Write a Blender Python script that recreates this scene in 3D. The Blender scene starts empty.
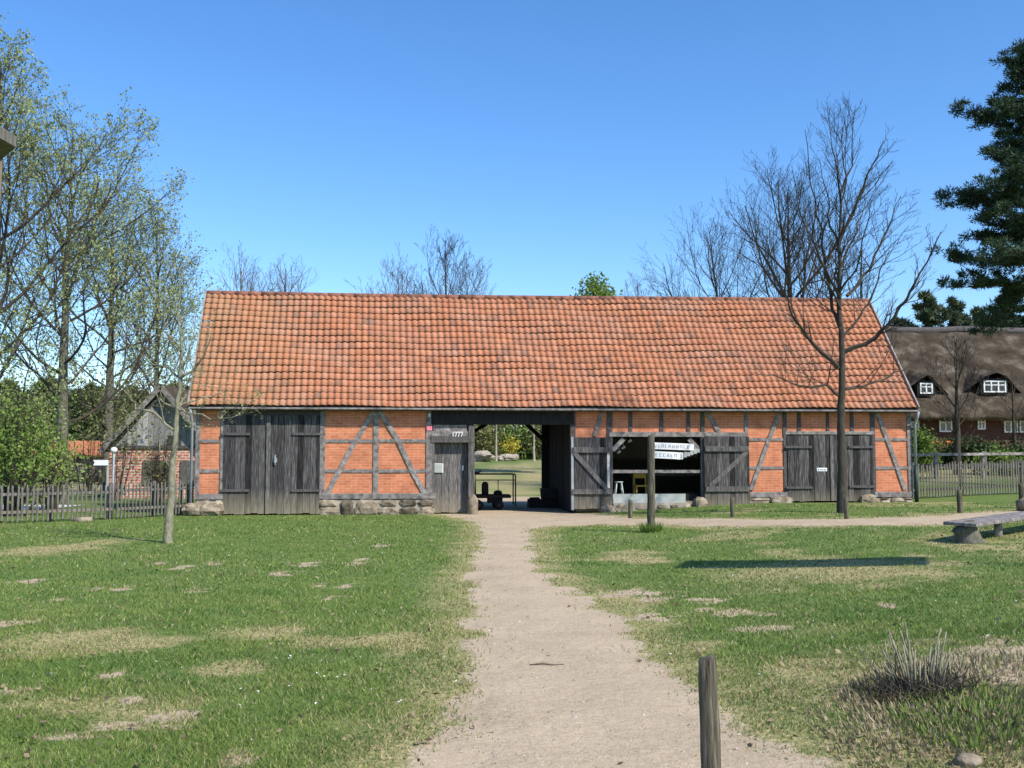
import bpy, math, random
import numpy as np
from mathutils import Vector, Matrix
R=math.radians; PI=math.pi
sc=bpy.context.scene; COL=sc.collection
SUN_EL=R(44); SUNV=Vector((.74,-.67)).normalized()
# ------------------------------------------------------------------ camera
F=1024.0; PITCH=math.atan(74/1024); CAMZ=1.6
def at(px,py,Y):
    a=(px-512)/F; b=(384-py)/F
    t=Y/(math.cos(PITCH)-b*math.sin(PITCH))
    return Vector((t*a, Y, CAMZ+t*(math.sin(PITCH)+b*math.cos(PITCH))))
# ------------------------------------------------------------------ numpy noise
_rs=np.random.RandomState(7); _T=_rs.rand(256,256)
def vnoise(x,y):
    x=np.asarray(x,float); y=np.asarray(y,float)
    xi=np.floor(x).astype(int); yi=np.floor(y).astype(int); fx=x-xi; fy=y-yi
    fx=fx*fx*(3-2*fx); fy=fy*fy*(3-2*fy)
    g=lambda i,j:_T[(i)%256,(j)%256]
    return (g(xi,yi)*(1-fx)+g(xi+1,yi)*fx)*(1-fy)+(g(xi,yi+1)*(1-fx)+g(xi+1,yi+1)*fx)*fy
def fbm(x,y,o=4):
    s=0;a=.5;t=0
    for k in range(o): s=s+a*vnoise(x*2**k+17*k,y*2**k+5*k); t+=a; a*=.5
    return s/t
def ss(a,b,x):
    t=np.clip((np.asarray(x,float)-a)/(b-a),0,1); return t*t*(3-2*t)
def H(x,y):
    x=np.asarray(x,float); y=np.asarray(y,float)
    h=.29*ss(1.2,8,x)+.14*ss(11,17,x)*ss(26,33,y)
    h=h+1.5*ss(46,95,y)*(1-ss(9,14,x))+1.35*ss(34,60,y)*ss(9,14,x)+ .4*ss(60,95,y)*ss(9,14,x)
    h=h+.2*np.exp(-(((x-3.35)/1.3)**2+((y-7.0)/1.5)**2))+.16*np.exp(-(((x-4.4)/.8)**2+((y-7.9)/.7)**2))
    h=h+(.05*(fbm(x*.45,y*.45,3)-.5))*ss(1.4,3.5,np.abs(x-.3))*ss(3,6,y)*(1-ss(24,27,y))
    return h
def hz(x,y): return float(H(x,y))
def G(px,py):
    Y=(CAMZ)*F/max(py-458,1)
    lo,hi=1.5,200.
    for i in range(60):
        m=(lo+hi)/2; p=at(px,py,m)
        if p.z>hz(p.x,p.y): lo=m
        else: hi=m
    p=at(px,py,lo); return Vector((p.x,p.y,hz(p.x,p.y)))
# ------------------------------------------------------------------ materials
def new_mat(name):
    m=bpy.data.materials.new(name); m.use_nodes=True; nt=m.node_tree
    b=nt.nodes['Principled BSDF']; return m,nt,b
def N(nt,t,**k):
    n=nt.nodes.new(t)
    for a,v in k.items():
        if a.startswith('i_'): n.inputs[a[2:].replace('_',' ')].default_value=v
        else: setattr(n,a,v)
    return n
def ramp(nt,fac,stops):
    r=N(nt,'ShaderNodeValToRGB'); e=r.color_ramp.elements
    while len(e)<len(stops): e.new(.5)
    for i,(p,c) in enumerate(stops):
        e[i].position=p; e[i].color=(*c,1) if len(c)==3 else c
    nt.links.new(fac,r.inputs[0]); return r.outputs[0]
def mixc(nt,f,a,b,mode='MIX'):
    m=N(nt,'ShaderNodeMix',data_type='RGBA',blend_type=mode)
    for s,v in ((m.inputs[0],f),(m.inputs[6],a),(m.inputs[7],b)):
        if hasattr(v,'links') or hasattr(v,'is_linked'): nt.links.new(v,s)
        elif isinstance(v,(int,float)): s.default_value=v
        else: s.default_value=(*v,1)
    return m.outputs[2]
def coords(nt,scale=(1,1,1),kind='Object'):
    c=N(nt,'ShaderNodeTexCoord'); mp=N(nt,'ShaderNodeMapping'); mp.inputs['Scale'].default_value=scale
    nt.links.new(c.outputs[kind],mp.inputs[0]); return mp.outputs[0]
def noise(nt,vec,scale,detail=4,rough=.55):
    n=N(nt,'ShaderNodeTexNoise'); n.inputs['Scale'].default_value=scale; n.inputs['Detail'].default_value=detail; n.inputs['Roughness'].default_value=rough
    nt.links.new(vec,n.inputs['Vector']); return n.outputs['Fac']
def bump(nt,b,h,st=.3,dist=.02):
    bp=N(nt,'ShaderNodeBump'); bp.inputs['Strength'].default_value=st; bp.inputs['Distance'].default_value=dist
    nt.links.new(h,bp.inputs['Height']); nt.links.new(bp.outputs[0],b.inputs['Normal'])
def rough_mat(name,c1,c2,scale=6,stretch=(1,1,1),rgh=.85,bst=.3,bd=.01,island=.0,spec=.3,c3=None):
    m,nt,b=new_mat(name); v=coords(nt,stretch); n=noise(nt,v,scale,5,.6)
    stops=[(.32,c1),(.68,c2)] if c3 is None else [(.3,c1),(.52,c2),(.72,c3)]
    c=ramp(nt,n,stops)
    if island:
        g=N(nt,'ShaderNodeNewGeometry'); mr=N(nt,'ShaderNodeMapRange'); mr.inputs['To Min'].default_value=1-island; mr.inputs['To Max'].default_value=1+island*.8
        nt.links.new(g.outputs['Random Per Island'],mr.inputs['Value'])
        cc=N(nt,'ShaderNodeCombineColor'); 
        for i in range(3): nt.links.new(mr.outputs[0],cc.inputs[i])
        c=mixc(nt,1.0,c,cc.outputs[0],'MULTIPLY')
    nt.links.new(c,b.inputs['Base Color']); b.inputs['Roughness'].default_value=rgh; b.inputs['Specular IOR Level'].default_value=spec
    if bst: bump(nt,b,noise(nt,v,scale*2.5,4,.6),bst,bd)
    return m
M={}
M['old_wood']=rough_mat('weathered_wood',(.04,.037,.034),(.12,.11,.103),9,(5,5,.5),.95,.4,.006,.35,.1,(.25,.235,.22))
M['dark_wood']=rough_mat('dark_plank_wood',(.017,.015,.015),(.052,.048,.047),8,(7,7,.35),.95,.5,.008,.85,.08,(.16,.15,.14))
M['timber']=rough_mat('grey_timber',(.09,.08,.073),(.23,.207,.19),2.4,(3,3,3),.9,.5,.01,.25,.12,(.36,.33,.31))
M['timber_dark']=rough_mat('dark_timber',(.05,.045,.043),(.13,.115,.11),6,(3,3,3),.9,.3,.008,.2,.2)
M['interior']=rough_mat('dark_interior_wood',(.02,.019,.02),(.045,.042,.04),5,(5,5,.6),.95,.3,.01,.3,.1)  # near-black wood, also used on the header beam and dormer faces
M['post']=rough_mat('bollard_wood',(.028,.024,.018),(.1,.088,.06),6,(8,8,.6),.9,.9,.012,0,.2,(.22,.2,.15))
M['picket']=rough_mat('picket_wood',(.07,.066,.052),(.19,.18,.15),7,(5,5,.6),.9,.3,.005,.25,.2)
M['stone']=rough_mat('field_stone',(.09,.072,.05),(.25,.2,.14),5,(1,1,1),.95,.9,.03,.55,.1,(.38,.33,.25))
M['light_planks']=rough_mat('silver_grey_planks',(.2,.2,.2),(.4,.4,.39),7,(5,5,.5),.95,.4,.006,.4,.1)
M['dead_stalk']=rough_mat('dead_stalks',(.07,.052,.036),(.15,.12,.085),4,(1,1,1),.95,0)
M['metal']=rough_mat('zinc',(.22,.24,.25),(.34,.36,.37),5,(1,1,1),.45,0)
M['dark_metal']=rough_mat('iron',(.03,.025,.022),(.07,.055,.045),9,(1,1,1),.6,.2)
M['green_metal']=rough_mat('green_pipe',(.01,.03,.024),(.02,.045,.035),5,(1,1,1),.5,0)
M['rail']=rough_mat('cart_rail_paint',(.01,.03,.015),(.02,.05,.03),9,(1,1,1),.5,0)
M['white']=rough_mat('white_paint',(.68,.68,.66),(.8,.8,.78),8,(1,1,1),.6,0)
M['pale_panel']=rough_mat('pale_grey_panel',(.3,.32,.29),(.4,.42,.38),2,(1,1,1),.7,.05)
M['cream']=rough_mat('pale_lime_board',(.45,.42,.36),(.6,.56,.5),3,(1,1,1),.8,.1)
M['mortar']=rough_mat('rubble_mortar',(.24,.2,.15),(.42,.37,.3),5,(1,1,1),.95,.5)
M['verge']=rough_mat('verge_board',(.2,.16,.14),(.36,.31,.28),5,(1,1,1),.8,.2)
M['yellow']=rough_mat('yellow_paint',(.5,.3,.03),(.6,.38,.05),5,(1,1,1),.5,0)
M['orange']=rough_mat('orange_flowers',(.6,.12,.02),(.75,.25,.05),20,(1,1,1),.8,.4)
M['ink']=rough_mat('grey_lettering',(.3,.3,.33),(.4,.4,.44),5,(1,1,1),.8,0)
M['pink']=rough_mat('pink_sign_paint',(.65,.15,.2),(.7,.22,.28),5,(1,1,1),.6,0)
M['bark']=rough_mat('dark_bark',(.035,.03,.024),(.09,.08,.062),10,(3,3,.7),.95,.8,.02,0,.1)
M['bark_grey']=rough_mat('grey_green_bark',(.07,.068,.05),(.17,.16,.125),10,(3,3,.8),.95,.7,.015,0,.1)
M['bark_twig']=rough_mat('brown_twigs',(.042,.034,.026),(.09,.075,.058),4,(1,1,1),.95,0,0,0,.1)
M['bark_pale']=rough_mat('pale_twigs',(.11,.09,.07),(.2,.165,.13),4,(1,1,1),.95,0,0,0,.1)
M['birch']=rough_mat('pale_birch_bark',(.35,.33,.3),(.6,.58,.54),6,(1,1,3),.9,.3)
M['sapling']=rough_mat('sapling_bark',(.13,.12,.08),(.3,.28,.19),12,(3,3,1),.95,.5,.008,0,.1)
M['pine_bark']=rough_mat('pine_bark',(.12,.06,.035),(.26,.15,.09),8,(3,3,.8),.95,.8,.02)
M['thatch']=rough_mat('old_thatch',(.032,.024,.017),(.068,.054,.038),.9,(1,1,1),.98,1,.15,0,.05,(.17,.14,.105))
M['dark_brick']=rough_mat('dark_brick_wall',(.045,.02,.015),(.1,.045,.03),6,(1,1,3),.9,.2)
M['earth_floor']=rough_mat('packed_earth',(.2,.16,.12),(.32,.27,.21),3,(1,1,1),.95,.3)
M['road']=rough_mat('pale_road',(.42,.41,.42),(.55,.53,.53),3,(1,1,1),.95,.2)
M['red_roof']=rough_mat('far_red_roof',(.3,.1,.05),(.45,.17,.08),5,(1,1,3),.9,.4,.02,0,.1,(.28,.17,.1))
M['ridge']=rough_mat('dirty_ridge_tiles',(.12,.06,.045),(.3,.13,.085),4,(1,1,1),.9,.5,.01,.3,.2)
def splash(mat):
    nt=mat.node_tree; b=nt.nodes['Principled BSDF']; src=b.inputs['Base Color'].links[0].from_socket
    tc=N(nt,'ShaderNodeTexCoord'); sp=N(nt,'ShaderNodeSeparateXYZ'); nt.links.new(tc.outputs['Object'],sp.inputs[0]); n=noise(nt,coords(nt,(6,6,1)),2,4,.6)
    mr=N(nt,'ShaderNodeMapRange'); mr.inputs['From Min'].default_value=.75; mr.inputs['From Max'].default_value=0; nt.links.new(sp.outputs[2],mr.inputs[0])
    mu=N(nt,'ShaderNodeMath',operation='MULTIPLY'); nt.links.new(mr.outputs[0],mu.inputs[0]); nt.links.new(n,mu.inputs[1]); m2=N(nt,'ShaderNodeMath',operation='MULTIPLY'); m2.inputs[1].default_value=1.5; nt.links.new(mu.outputs[0],m2.inputs[0]); m2.use_clamp=True
    nt.links.new(mixc(nt,m2.outputs[0],src,(.26,.22,.15)),b.inputs['Base Color'])
splash(M['dark_wood']); splash(M['old_wood'])
def leaf_mat(name,c1,c2,trans=.35):
    m,nt,b=new_mat(name); g=N(nt,'ShaderNodeNewGeometry')
    c=ramp(nt,g.outputs['Random Per Island'],[(0,c1),(1,c2)])
    nt.links.new(c,b.inputs['Base Color']); b.inputs['Roughness'].default_value=.7; b.inputs['Specular IOR Level'].default_value=.2
    t=N(nt,'ShaderNodeBsdfTranslucent'); nt.links.new(c,t.inputs['Color'])
    mx=N(nt,'ShaderNodeMixShader'); mx.inputs[0].default_value=trans
    nt.links.new(b.outputs[0],mx.inputs[1]); nt.links.new(t.outputs[0],mx.inputs[2])
    nt.links.new(mx.outputs[0],nt.nodes['Material Output'].inputs[0]); return m
M['leaf_spring']=leaf_mat('spring_leaves',(.19,.23,.08),(.38,.41,.18))
M['leaf_bright']=leaf_mat('bright_bush_leaves',(.1,.17,.03),(.24,.33,.07))
M['leaf_olive']=leaf_mat('olive_leaves',(.1,.12,.035),(.24,.23,.09))
M['leaf_dark']=leaf_mat('dark_shrub_leaves',(.035,.06,.02),(.09,.12,.045),.2)
M['needle']=leaf_mat('pine_needles',(.02,.04,.022),(.075,.115,.05),.15)
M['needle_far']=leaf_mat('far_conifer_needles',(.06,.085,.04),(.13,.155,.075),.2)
M['forsythia']=leaf_mat('yellow_blossom',(.4,.33,.04),(.6,.5,.08))
M['straw']=leaf_mat('dry_stalks',(.16,.12,.07),(.4,.33,.21),.1)
M['dead_leaf']=leaf_mat('dead_leaves',(.09,.06,.035),(.34,.26,.16),.1)
M['daisy']=leaf_mat('white_petals',(.7,.7,.68),(.85,.85,.82),.1)
# brick
def brick_mat(name,c1,c2,mortar,w=.25,h=.075,ms=.009):
    m,nt,b=new_mat(name); tc=N(nt,'ShaderNodeTexCoord'); sp=N(nt,'ShaderNodeSeparateXYZ'); cb=N(nt,'ShaderNodeCombineXYZ')
    nt.links.new(tc.outputs['Object'],sp.inputs[0]); ad=N(nt,'ShaderNodeMath',operation='ADD')
    nt.links.new(sp.outputs[0],ad.inputs[0]); nt.links.new(sp.outputs[1],ad.inputs[1])
    nt.links.new(ad.outputs[0],cb.inputs[0]); nt.links.new(sp.outputs[2],cb.inputs[1])
    br=N(nt,'ShaderNodeTexBrick'); nt.links.new(cb.outputs[0],br.inputs['Vector'])
    br.inputs['Scale'].default_value=1; br.inputs['Brick Width'].default_value=w; br.inputs['Row Height'].default_value=h
    br.inputs['Mortar Size'].default_value=ms; br.inputs['Mortar Smooth'].default_value=.3; br.inputs['Bias'].default_value=-.1
    br.inputs['Color1'].default_value=(*c1,1); br.inputs['Color2'].default_value=(*c2,1); br.inputs['Mortar'].default_value=(*mortar,1)
    n=noise(nt,tc.outputs['Object'],2.2,5,.65); k=ramp(nt,n,[(.3,(.72,.68,.66)),(.6,(1.08,1.04,1.0))])
    c=mixc(nt,1.0,br.outputs[0],k,'MULTIPLY')
    n2=noise(nt,tc.outputs['Object'],14,3,.6); k2=ramp(nt,n2,[(.62,(0,0,0)),(.75,(1,1,1))]); 
    mu=N(nt,'ShaderNodeMath',operation='MULTIPLY'); mu.inputs[1].default_value=.45; nt.links.new(k2,mu.inputs[0])
    c=mixc(nt,mu.outputs[0],c,tuple(x*.5 for x in c1))
    nt.links.new(c,b.inputs['Base Color']); b.inputs['Roughness'].default_value=.9; b.inputs['Specular IOR Level'].default_value=.2
    iv=N(nt,'ShaderNodeMath',operation='SUBTRACT'); iv.inputs[0].default_value=1; nt.links.new(br.outputs['Fac'],iv.inputs[1])
    bump(nt,b,iv.outputs[0],.5,.008); return m
M['brick']=brick_mat('orange_brick',(.5,.165,.08),(.6,.225,.115),(.55,.34,.23),.25,.075,.007)
M['brick_far']=brick_mat('pink_brick_wide_mortar',(.5,.16,.1),(.58,.25,.18),(.6,.52,.45),.27,.11,.022)
# tiles: uv = column,row
def tile_mat():
    m,nt,b=new_mat('clay_pantiles'); uv=N(nt,'ShaderNodeUVMap'); uv.uv_map='UVMap'
    fl=N(nt,'ShaderNodeVectorMath',operation='FLOOR'); nt.links.new(uv.outputs[0],fl.inputs[0])
    wn=N(nt,'ShaderNodeTexWhiteNoise',noise_dimensions='2D'); nt.links.new(fl.outputs[0],wn.inputs['Vector'])
    base=ramp(nt,wn.outputs['Value'],[(0,(.25,.12,.075)),(.07,(.36,.145,.073)),(.4,(.4,.157,.078)),(.75,(.43,.17,.085)),(1,(.46,.2,.11))])
    sv=N(nt,'ShaderNodeVectorMath',operation='MULTIPLY'); sv.inputs[1].default_value=(.11,.2,1); nt.links.new(fl.outputs[0],sv.inputs[0])
    n=noise(nt,sv.outputs[0],1.0,4,.7); k=ramp(nt,n,[(.45,(0,0,0)),(.75,(.42,.42,.42))])
    c=mixc(nt,k,base,(.27,.2,.165))
    sv2=N(nt,'ShaderNodeVectorMath',operation='MULTIPLY'); sv2.inputs[1].default_value=(.5,1.2,1); nt.links.new(uv.outputs[0],sv2.inputs[0])
    n2=noise(nt,sv2.outputs[0],1.6,6,.75); k2=ramp(nt,n2,[(.5,(0,0,0)),(.7,(.6,.6,.6))])
    c=mixc(nt,k2,c,(.17,.12,.085))
    # green-brown moss at the left end of the roof
    sx=N(nt,'ShaderNodeSeparateXYZ'); nt.links.new(uv.outputs[0],sx.inputs[0]); mr=N(nt,'ShaderNodeMapRange'); mr.inputs['From Min'].default_value=22; mr.inputs['From Max'].default_value=2; mr.inputs['To Max'].default_value=.5
    nt.links.new(sx.outputs[0],mr.inputs[0]); mm=N(nt,'ShaderNodeMath',operation='MULTIPLY'); nt.links.new(mr.outputs[0],mm.inputs[0]); nt.links.new(n,mm.inputs[1])
    c=mixc(nt,mm.outputs[0],c,(.3,.22,.1))
    nt.links.new(c,b.inputs['Base Color']); b.inputs['Roughness'].default_value=.8; b.inputs['Specular IOR Level'].default_value=.3
    bump(nt,b,n2,.3,.01); return m
M['tile']=tile_mat()
# glass
m,nt,b=new_mat('window_glass'); nt.nodes.remove(b)
tr=N(nt,'ShaderNodeBsdfTransparent'); tr.inputs[0].default_value=(.8,.85,.83,1); gl=N(nt,'ShaderNodeBsdfGlossy'); gl.inputs['Roughness'].default_value=.02
fr=N(nt,'ShaderNodeFresnel'); fm=N(nt,'ShaderNodeMath',operation='MULTIPLY'); fm.inputs[1].default_value=.12; nt.links.new(fr.outputs[0],fm.inputs[0]); mx=N(nt,'ShaderNodeMixShader'); nt.links.new(fm.outputs[0],mx.inputs[0]); nt.links.new(tr.outputs[0],mx.inputs[1]); nt.links.new(gl.outputs[0],mx.inputs[2])
nt.links.new(mx.outputs[0],nt.nodes['Material Output'].inputs[0]); M['glass']=m
m,nt,b=new_mat('dark_pane'); b.inputs['Base Color'].default_value=(.02,.025,.03,1); b.inputs['Roughness'].default_value=.08; M['pane']=m
# ------------------------------------------------------------------ mesh builder
class MB:
    def __init__(s): s.v=[]; s.f=[]; s.uv=None
    def add(s,vs,fs):
        o=len(s.v); s.v.extend([tuple(p) for p in vs]); s.f.extend([tuple(i+o for i in f) for f in fs])
    def box(s,x0,x1,y0,y1,z0,z1,j=0):
        vs=[(x,y,z) for x in (x0,x1) for y in (y0,y1) for z in (z0,z1)]
        if j: vs=[tuple(c+random.uniform(-j,j) for c in p) for p in vs]
        s.add(vs,[(0,1,3,2),(4,6,7,5),(0,4,5,1),(2,3,7,6),(0,2,6,4),(1,5,7,3)])
    def beam(s,a,b,w,t,up=(0,1,0)):      # a->b bar, width w across, thickness t along 'up'
        a=Vector(a); b=Vector(b); d=(b-a).normalized(); u=Vector(up); u=(u-d*u.dot(d)).normalized(); c=d.cross(u)
        vs=[]
        for p in (a,b):
            for i,j in ((-1,-1),(1,-1),(1,1),(-1,1)): vs.append(p+c*(w/2*i)+u*(t/2*j))
        s.add(vs,[(0,1,2,3),(7,6,5,4),(0,4,5,1),(1,5,6,2),(2,6,7,3),(3,7,4,0)])
    def tube(s,pts,rad,n=6,cap=True):
        pts=[Vector(p) for p in pts]; vs=[]; ref=None
        for i,p in enumerate(pts):
            d=(pts[min(i+1,len(pts)-1)]-pts[max(i-1,0)])
            d=d.normalized() if d.length>1e-9 else Vector((0,0,1))
            if ref is None: ref=d.orthogonal().normalized()
            ref=(ref-d*ref.dot(d)); ref=ref.normalized() if ref.length>1e-6 else d.orthogonal().normalized()
            c=d.cross(ref)
            for k in range(n):
                a=2*PI*k/n; vs.append(p+(ref*math.cos(a)+c*math.sin(a))*rad[i])
        fs=[]
        for i in range(len(pts)-1):
            for k in range(n):
                k2=(k+1)%n; fs.append((i*n+k,i*n+k2,(i+1)*n+k2,(i+1)*n+k))
        if cap: fs.append(tuple(range(n-1,-1,-1))); fs.append(tuple((len(pts)-1)*n+k for k in range(n)))
        s.add(vs,fs)
    def rock(s,c,r,rng,n=7):
        vs=[];fs=[]; rings=5
        sd=rng.random()*100
        for i in range(rings):
            th=PI*(i+.5)/rings
            for k in range(n):
                a=2*PI*k/n; q=1+.28*(rng.random()-.5)
                # superellipsoid-ish block
                x=math.copysign(abs(math.cos(a))**.7,math.cos(a))*math.sin(th)**.6; y=math.copysign(abs(math.sin(a))**.7,math.sin(a))*math.sin(th)**.6; z=math.cos(th)
                vs.append((c[0]+r[0]*x*q,c[1]+r[1]*y*q,c[2]+r[2]*z*(1+.2*(rng.random()-.5))))
        for i in range(rings-1):
            for k in range(n): k2=(k+1)%n; fs.append((i*n+k,(i+1)*n+k,(i+1)*n+k2,i*n+k2))
        fs.append(tuple(range(n))); fs.append(tuple((rings-1)*n+k for k in range(n-1,-1,-1)))
        s.add(vs,fs)
    def build(s,name,mat,parent=None,smooth=False,bev=0):
        me=bpy.data.meshes.new(name); me.from_pydata(s.v,[],s.f); me.update()
        me.materials.append(mat)
        if smooth: me.polygons.foreach_set('use_smooth',[True]*len(me.polygons))
        o=bpy.data.objects.new(name,me); COL.objects.link(o)
        if parent: o.parent=parent
        if bev:
            b=o.modifiers.new('bevel','BEVEL'); b.width=bev; b.segments=2; b.limit_method='ANGLE'
        return o
def np_mesh(name,V,Fc,mat,parent=None,k=3):
    me=bpy.data.meshes.new(name); V=np.asarray(V,np.float32); Fc=np.asarray(Fc,np.int32)
    me.vertices.add(len(V)); me.vertices.foreach_set('co',V.ravel())
    me.loops.add(Fc.size); me.loops.foreach_set('vertex_index',Fc.ravel())
    me.polygons.add(len(Fc)); me.polygons.foreach_set('loop_start',np.arange(0,Fc.size,k,dtype=np.int32))
    try: me.polygons.foreach_set('loop_total',np.full(len(Fc),k,np.int32))
    except Exception: pass
    me.update(calc_edges=True); me.materials.append(mat)
    o=bpy.data.objects.new(name,me); COL.objects.link(o)
    if parent: o.parent=parent
    return o
def tag(o,label=None,cat=None,group=None,kind=None):
    if label: o['label']=label
    if cat: o['category']=cat
    if group: o['group']=group
    if kind: o['kind']=kind
    return o
def thing(name,label,cat,loc=(0,0,0),rz=0,group=None):
    o=bpy.data.objects.new(name,None); o.empty_display_size=.2; COL.objects.link(o); o.location=loc; o.rotation_euler=(0,0,rz)
    return tag(o,label,cat,group)
def dup(o,parent=None):
    c=o.copy(); COL.objects.link(c)
    if parent: c.parent=parent
    for ch in list(o.children): dup(ch,c)
    return c
# ------------------------------------------------------------------ ground masks
def poly(pxs):
    o=[]
    for q in pxs:
        if q=='P': o+=[(-1.2,29.6),(-1.9,36.6),(-4,38.2),(-9,39.2),(-9,41.8),(4,41.9),(4.5,39.4),(2.0,38),(1.0,36.3),(1.9,30.0)]
        else: o.append(tuple(G(*q))[:2])
    return np.array(o)
PATH=poly([(408,800),(424,768),(446,720),(458,680),(464,640),(468,600),(472,570),(479,548),(481,530),(474,522),(455,517),(440,514.5),(470,512.5),'P',(570,512.5),(585,514),(640,518),(700,519),(760,519.5),(850,519),(930,516),(985,512),(1040,509),(1120,507),(1120,513),(1010,519),(975,523),(900,525.5),(800,526.5),(700,526),(600,524.5),(545,526),(530,533),(528,550),(540,572),(575,592),(612,615),(655,650),(705,690),(760,725),(820,762),(860,800)])
PATH=np.vstack([PATH,[[2.2,3.0],[1.9,-3],[-1.4,-3],[-.95,3.6]]])
def sdist(P,x,y):
    x=np.asarray(x,float); y=np.asarray(y,float); d=np.full(x.shape,1e9); ins=np.zeros(x.shape,bool); n=len(P)
    for i in range(n):
        ax,ay=P[i]; bx,by=P[(i+1)%n]; ex,ey=bx-ax,by-ay; L=ex*ex+ey*ey+1e-12
        t=np.clip(((x-ax)*ex+(y-ay)*ey)/L,0,1); d=np.minimum(d,(x-ax-t*ex)**2+(y-ay-t*ey)**2)
        c=((ay>y)!=(by>y))&(x<(bx-ax)*(y-ay)/((by-ay) if abs(by-ay)>1e-9 else 1e-9)+ax); ins^=c
    d=np.sqrt(d); return np.where(ins,-d,d)
SAND=[(35,581,16,3),(10,623,22,4),(30,612,14,2),(125,588,10,3),(285,572,16,3),(305,565,10,3),(360,562,9,3),(318,585,9,2),(345,586,6,2),(180,567,10,2),(160,563,7,2),(95,590,12,2),(215,563,8,2),(380,546,9,2),(175,716,28,8),(105,729,30,7),(60,738,20,5),(20,695,28,6),(110,676,12,3),(130,700,18,4),(648,594,40,4),(655,618,20,4),(762,628,24,6),(735,612,32,5),(885,606,12,3),(1003,652,38,17),(1010,676,26,9),(330,598,8,2),(200,590,9,2),(60,600,12,2),(700,600,18,3),(240,760,16,6)]
DRY=[(250,634,75,9),(410,648,38,16),(430,690,30,18),(330,640,60,10),(640,560,50,8),(620,600,40,12),(800,665,60,14),(700,650,50,16),(760,690,45,14),(900,700,90,40),(980,745,80,25),(860,570,150,14),(120,640,120,12),(90,705,110,14),(220,672,70,12),(970,545,60,14),(560,575,30,8),(700,670,60,18),(60,548,60,8),(400,730,30,25),(860,755,60,14),(740,715,30,14),(600,700,5,5)]
def blobs(L):
    out=[]
    for px,py,w,h in L:
        c=G(px,py); out.append((c.x,c.y,w/F*c.y,max(h*c.y*c.y/(F*1.45),.05)))
    return out
SB=blobs(SAND); DB=blobs(DRY)
def masks(x,y):
    n1=fbm(x*1.9,y*1.9,4); n2=fbm(x*.7+9,y*.7,3); n3=fbm(x*6+3,y*6,3)
    pd=sdist(PATH,x,y)
    pj=pd+.17+(n1-.5)*.6+(n3-.5)*.22
    pth=1-ss(-.05,.32,pj)
    sand=np.zeros(x.shape); dry=np.zeros(x.shape)
    for cx,cy,a,b in SB:
        r=np.sqrt(((x-cx)/a)**2+((y-cy)/b)**2)+(n3-.5)*2.6+(n1-.5)*1.2; sand=np.maximum(sand,.8*(1-ss(.1,1.45,r)))
    for cx,cy,a,b in DB:
        r=np.sqrt(((x-cx)/a)**2+((y-cy)/b)**2)+(n1-.5)*2.2; dry=np.maximum(dry,.75*(1-ss(.2,1.35,r)))
    dry=np.maximum(dry,(1-ss(.05,1.05,pd+(n1-.5)*.9))*.65)
    dry=np.maximum(dry,.55*ss(.5,.68,n2)*(ss(1,4,x)*.7+.35)*(1-ss(30,36,y)))
    dry=np.maximum(dry,.75*ss(36,44,y)*ss(.3,.65,fbm(x*.25+3,y*.25,3)))
    return pj,pth,sand,dry,n2
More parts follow.
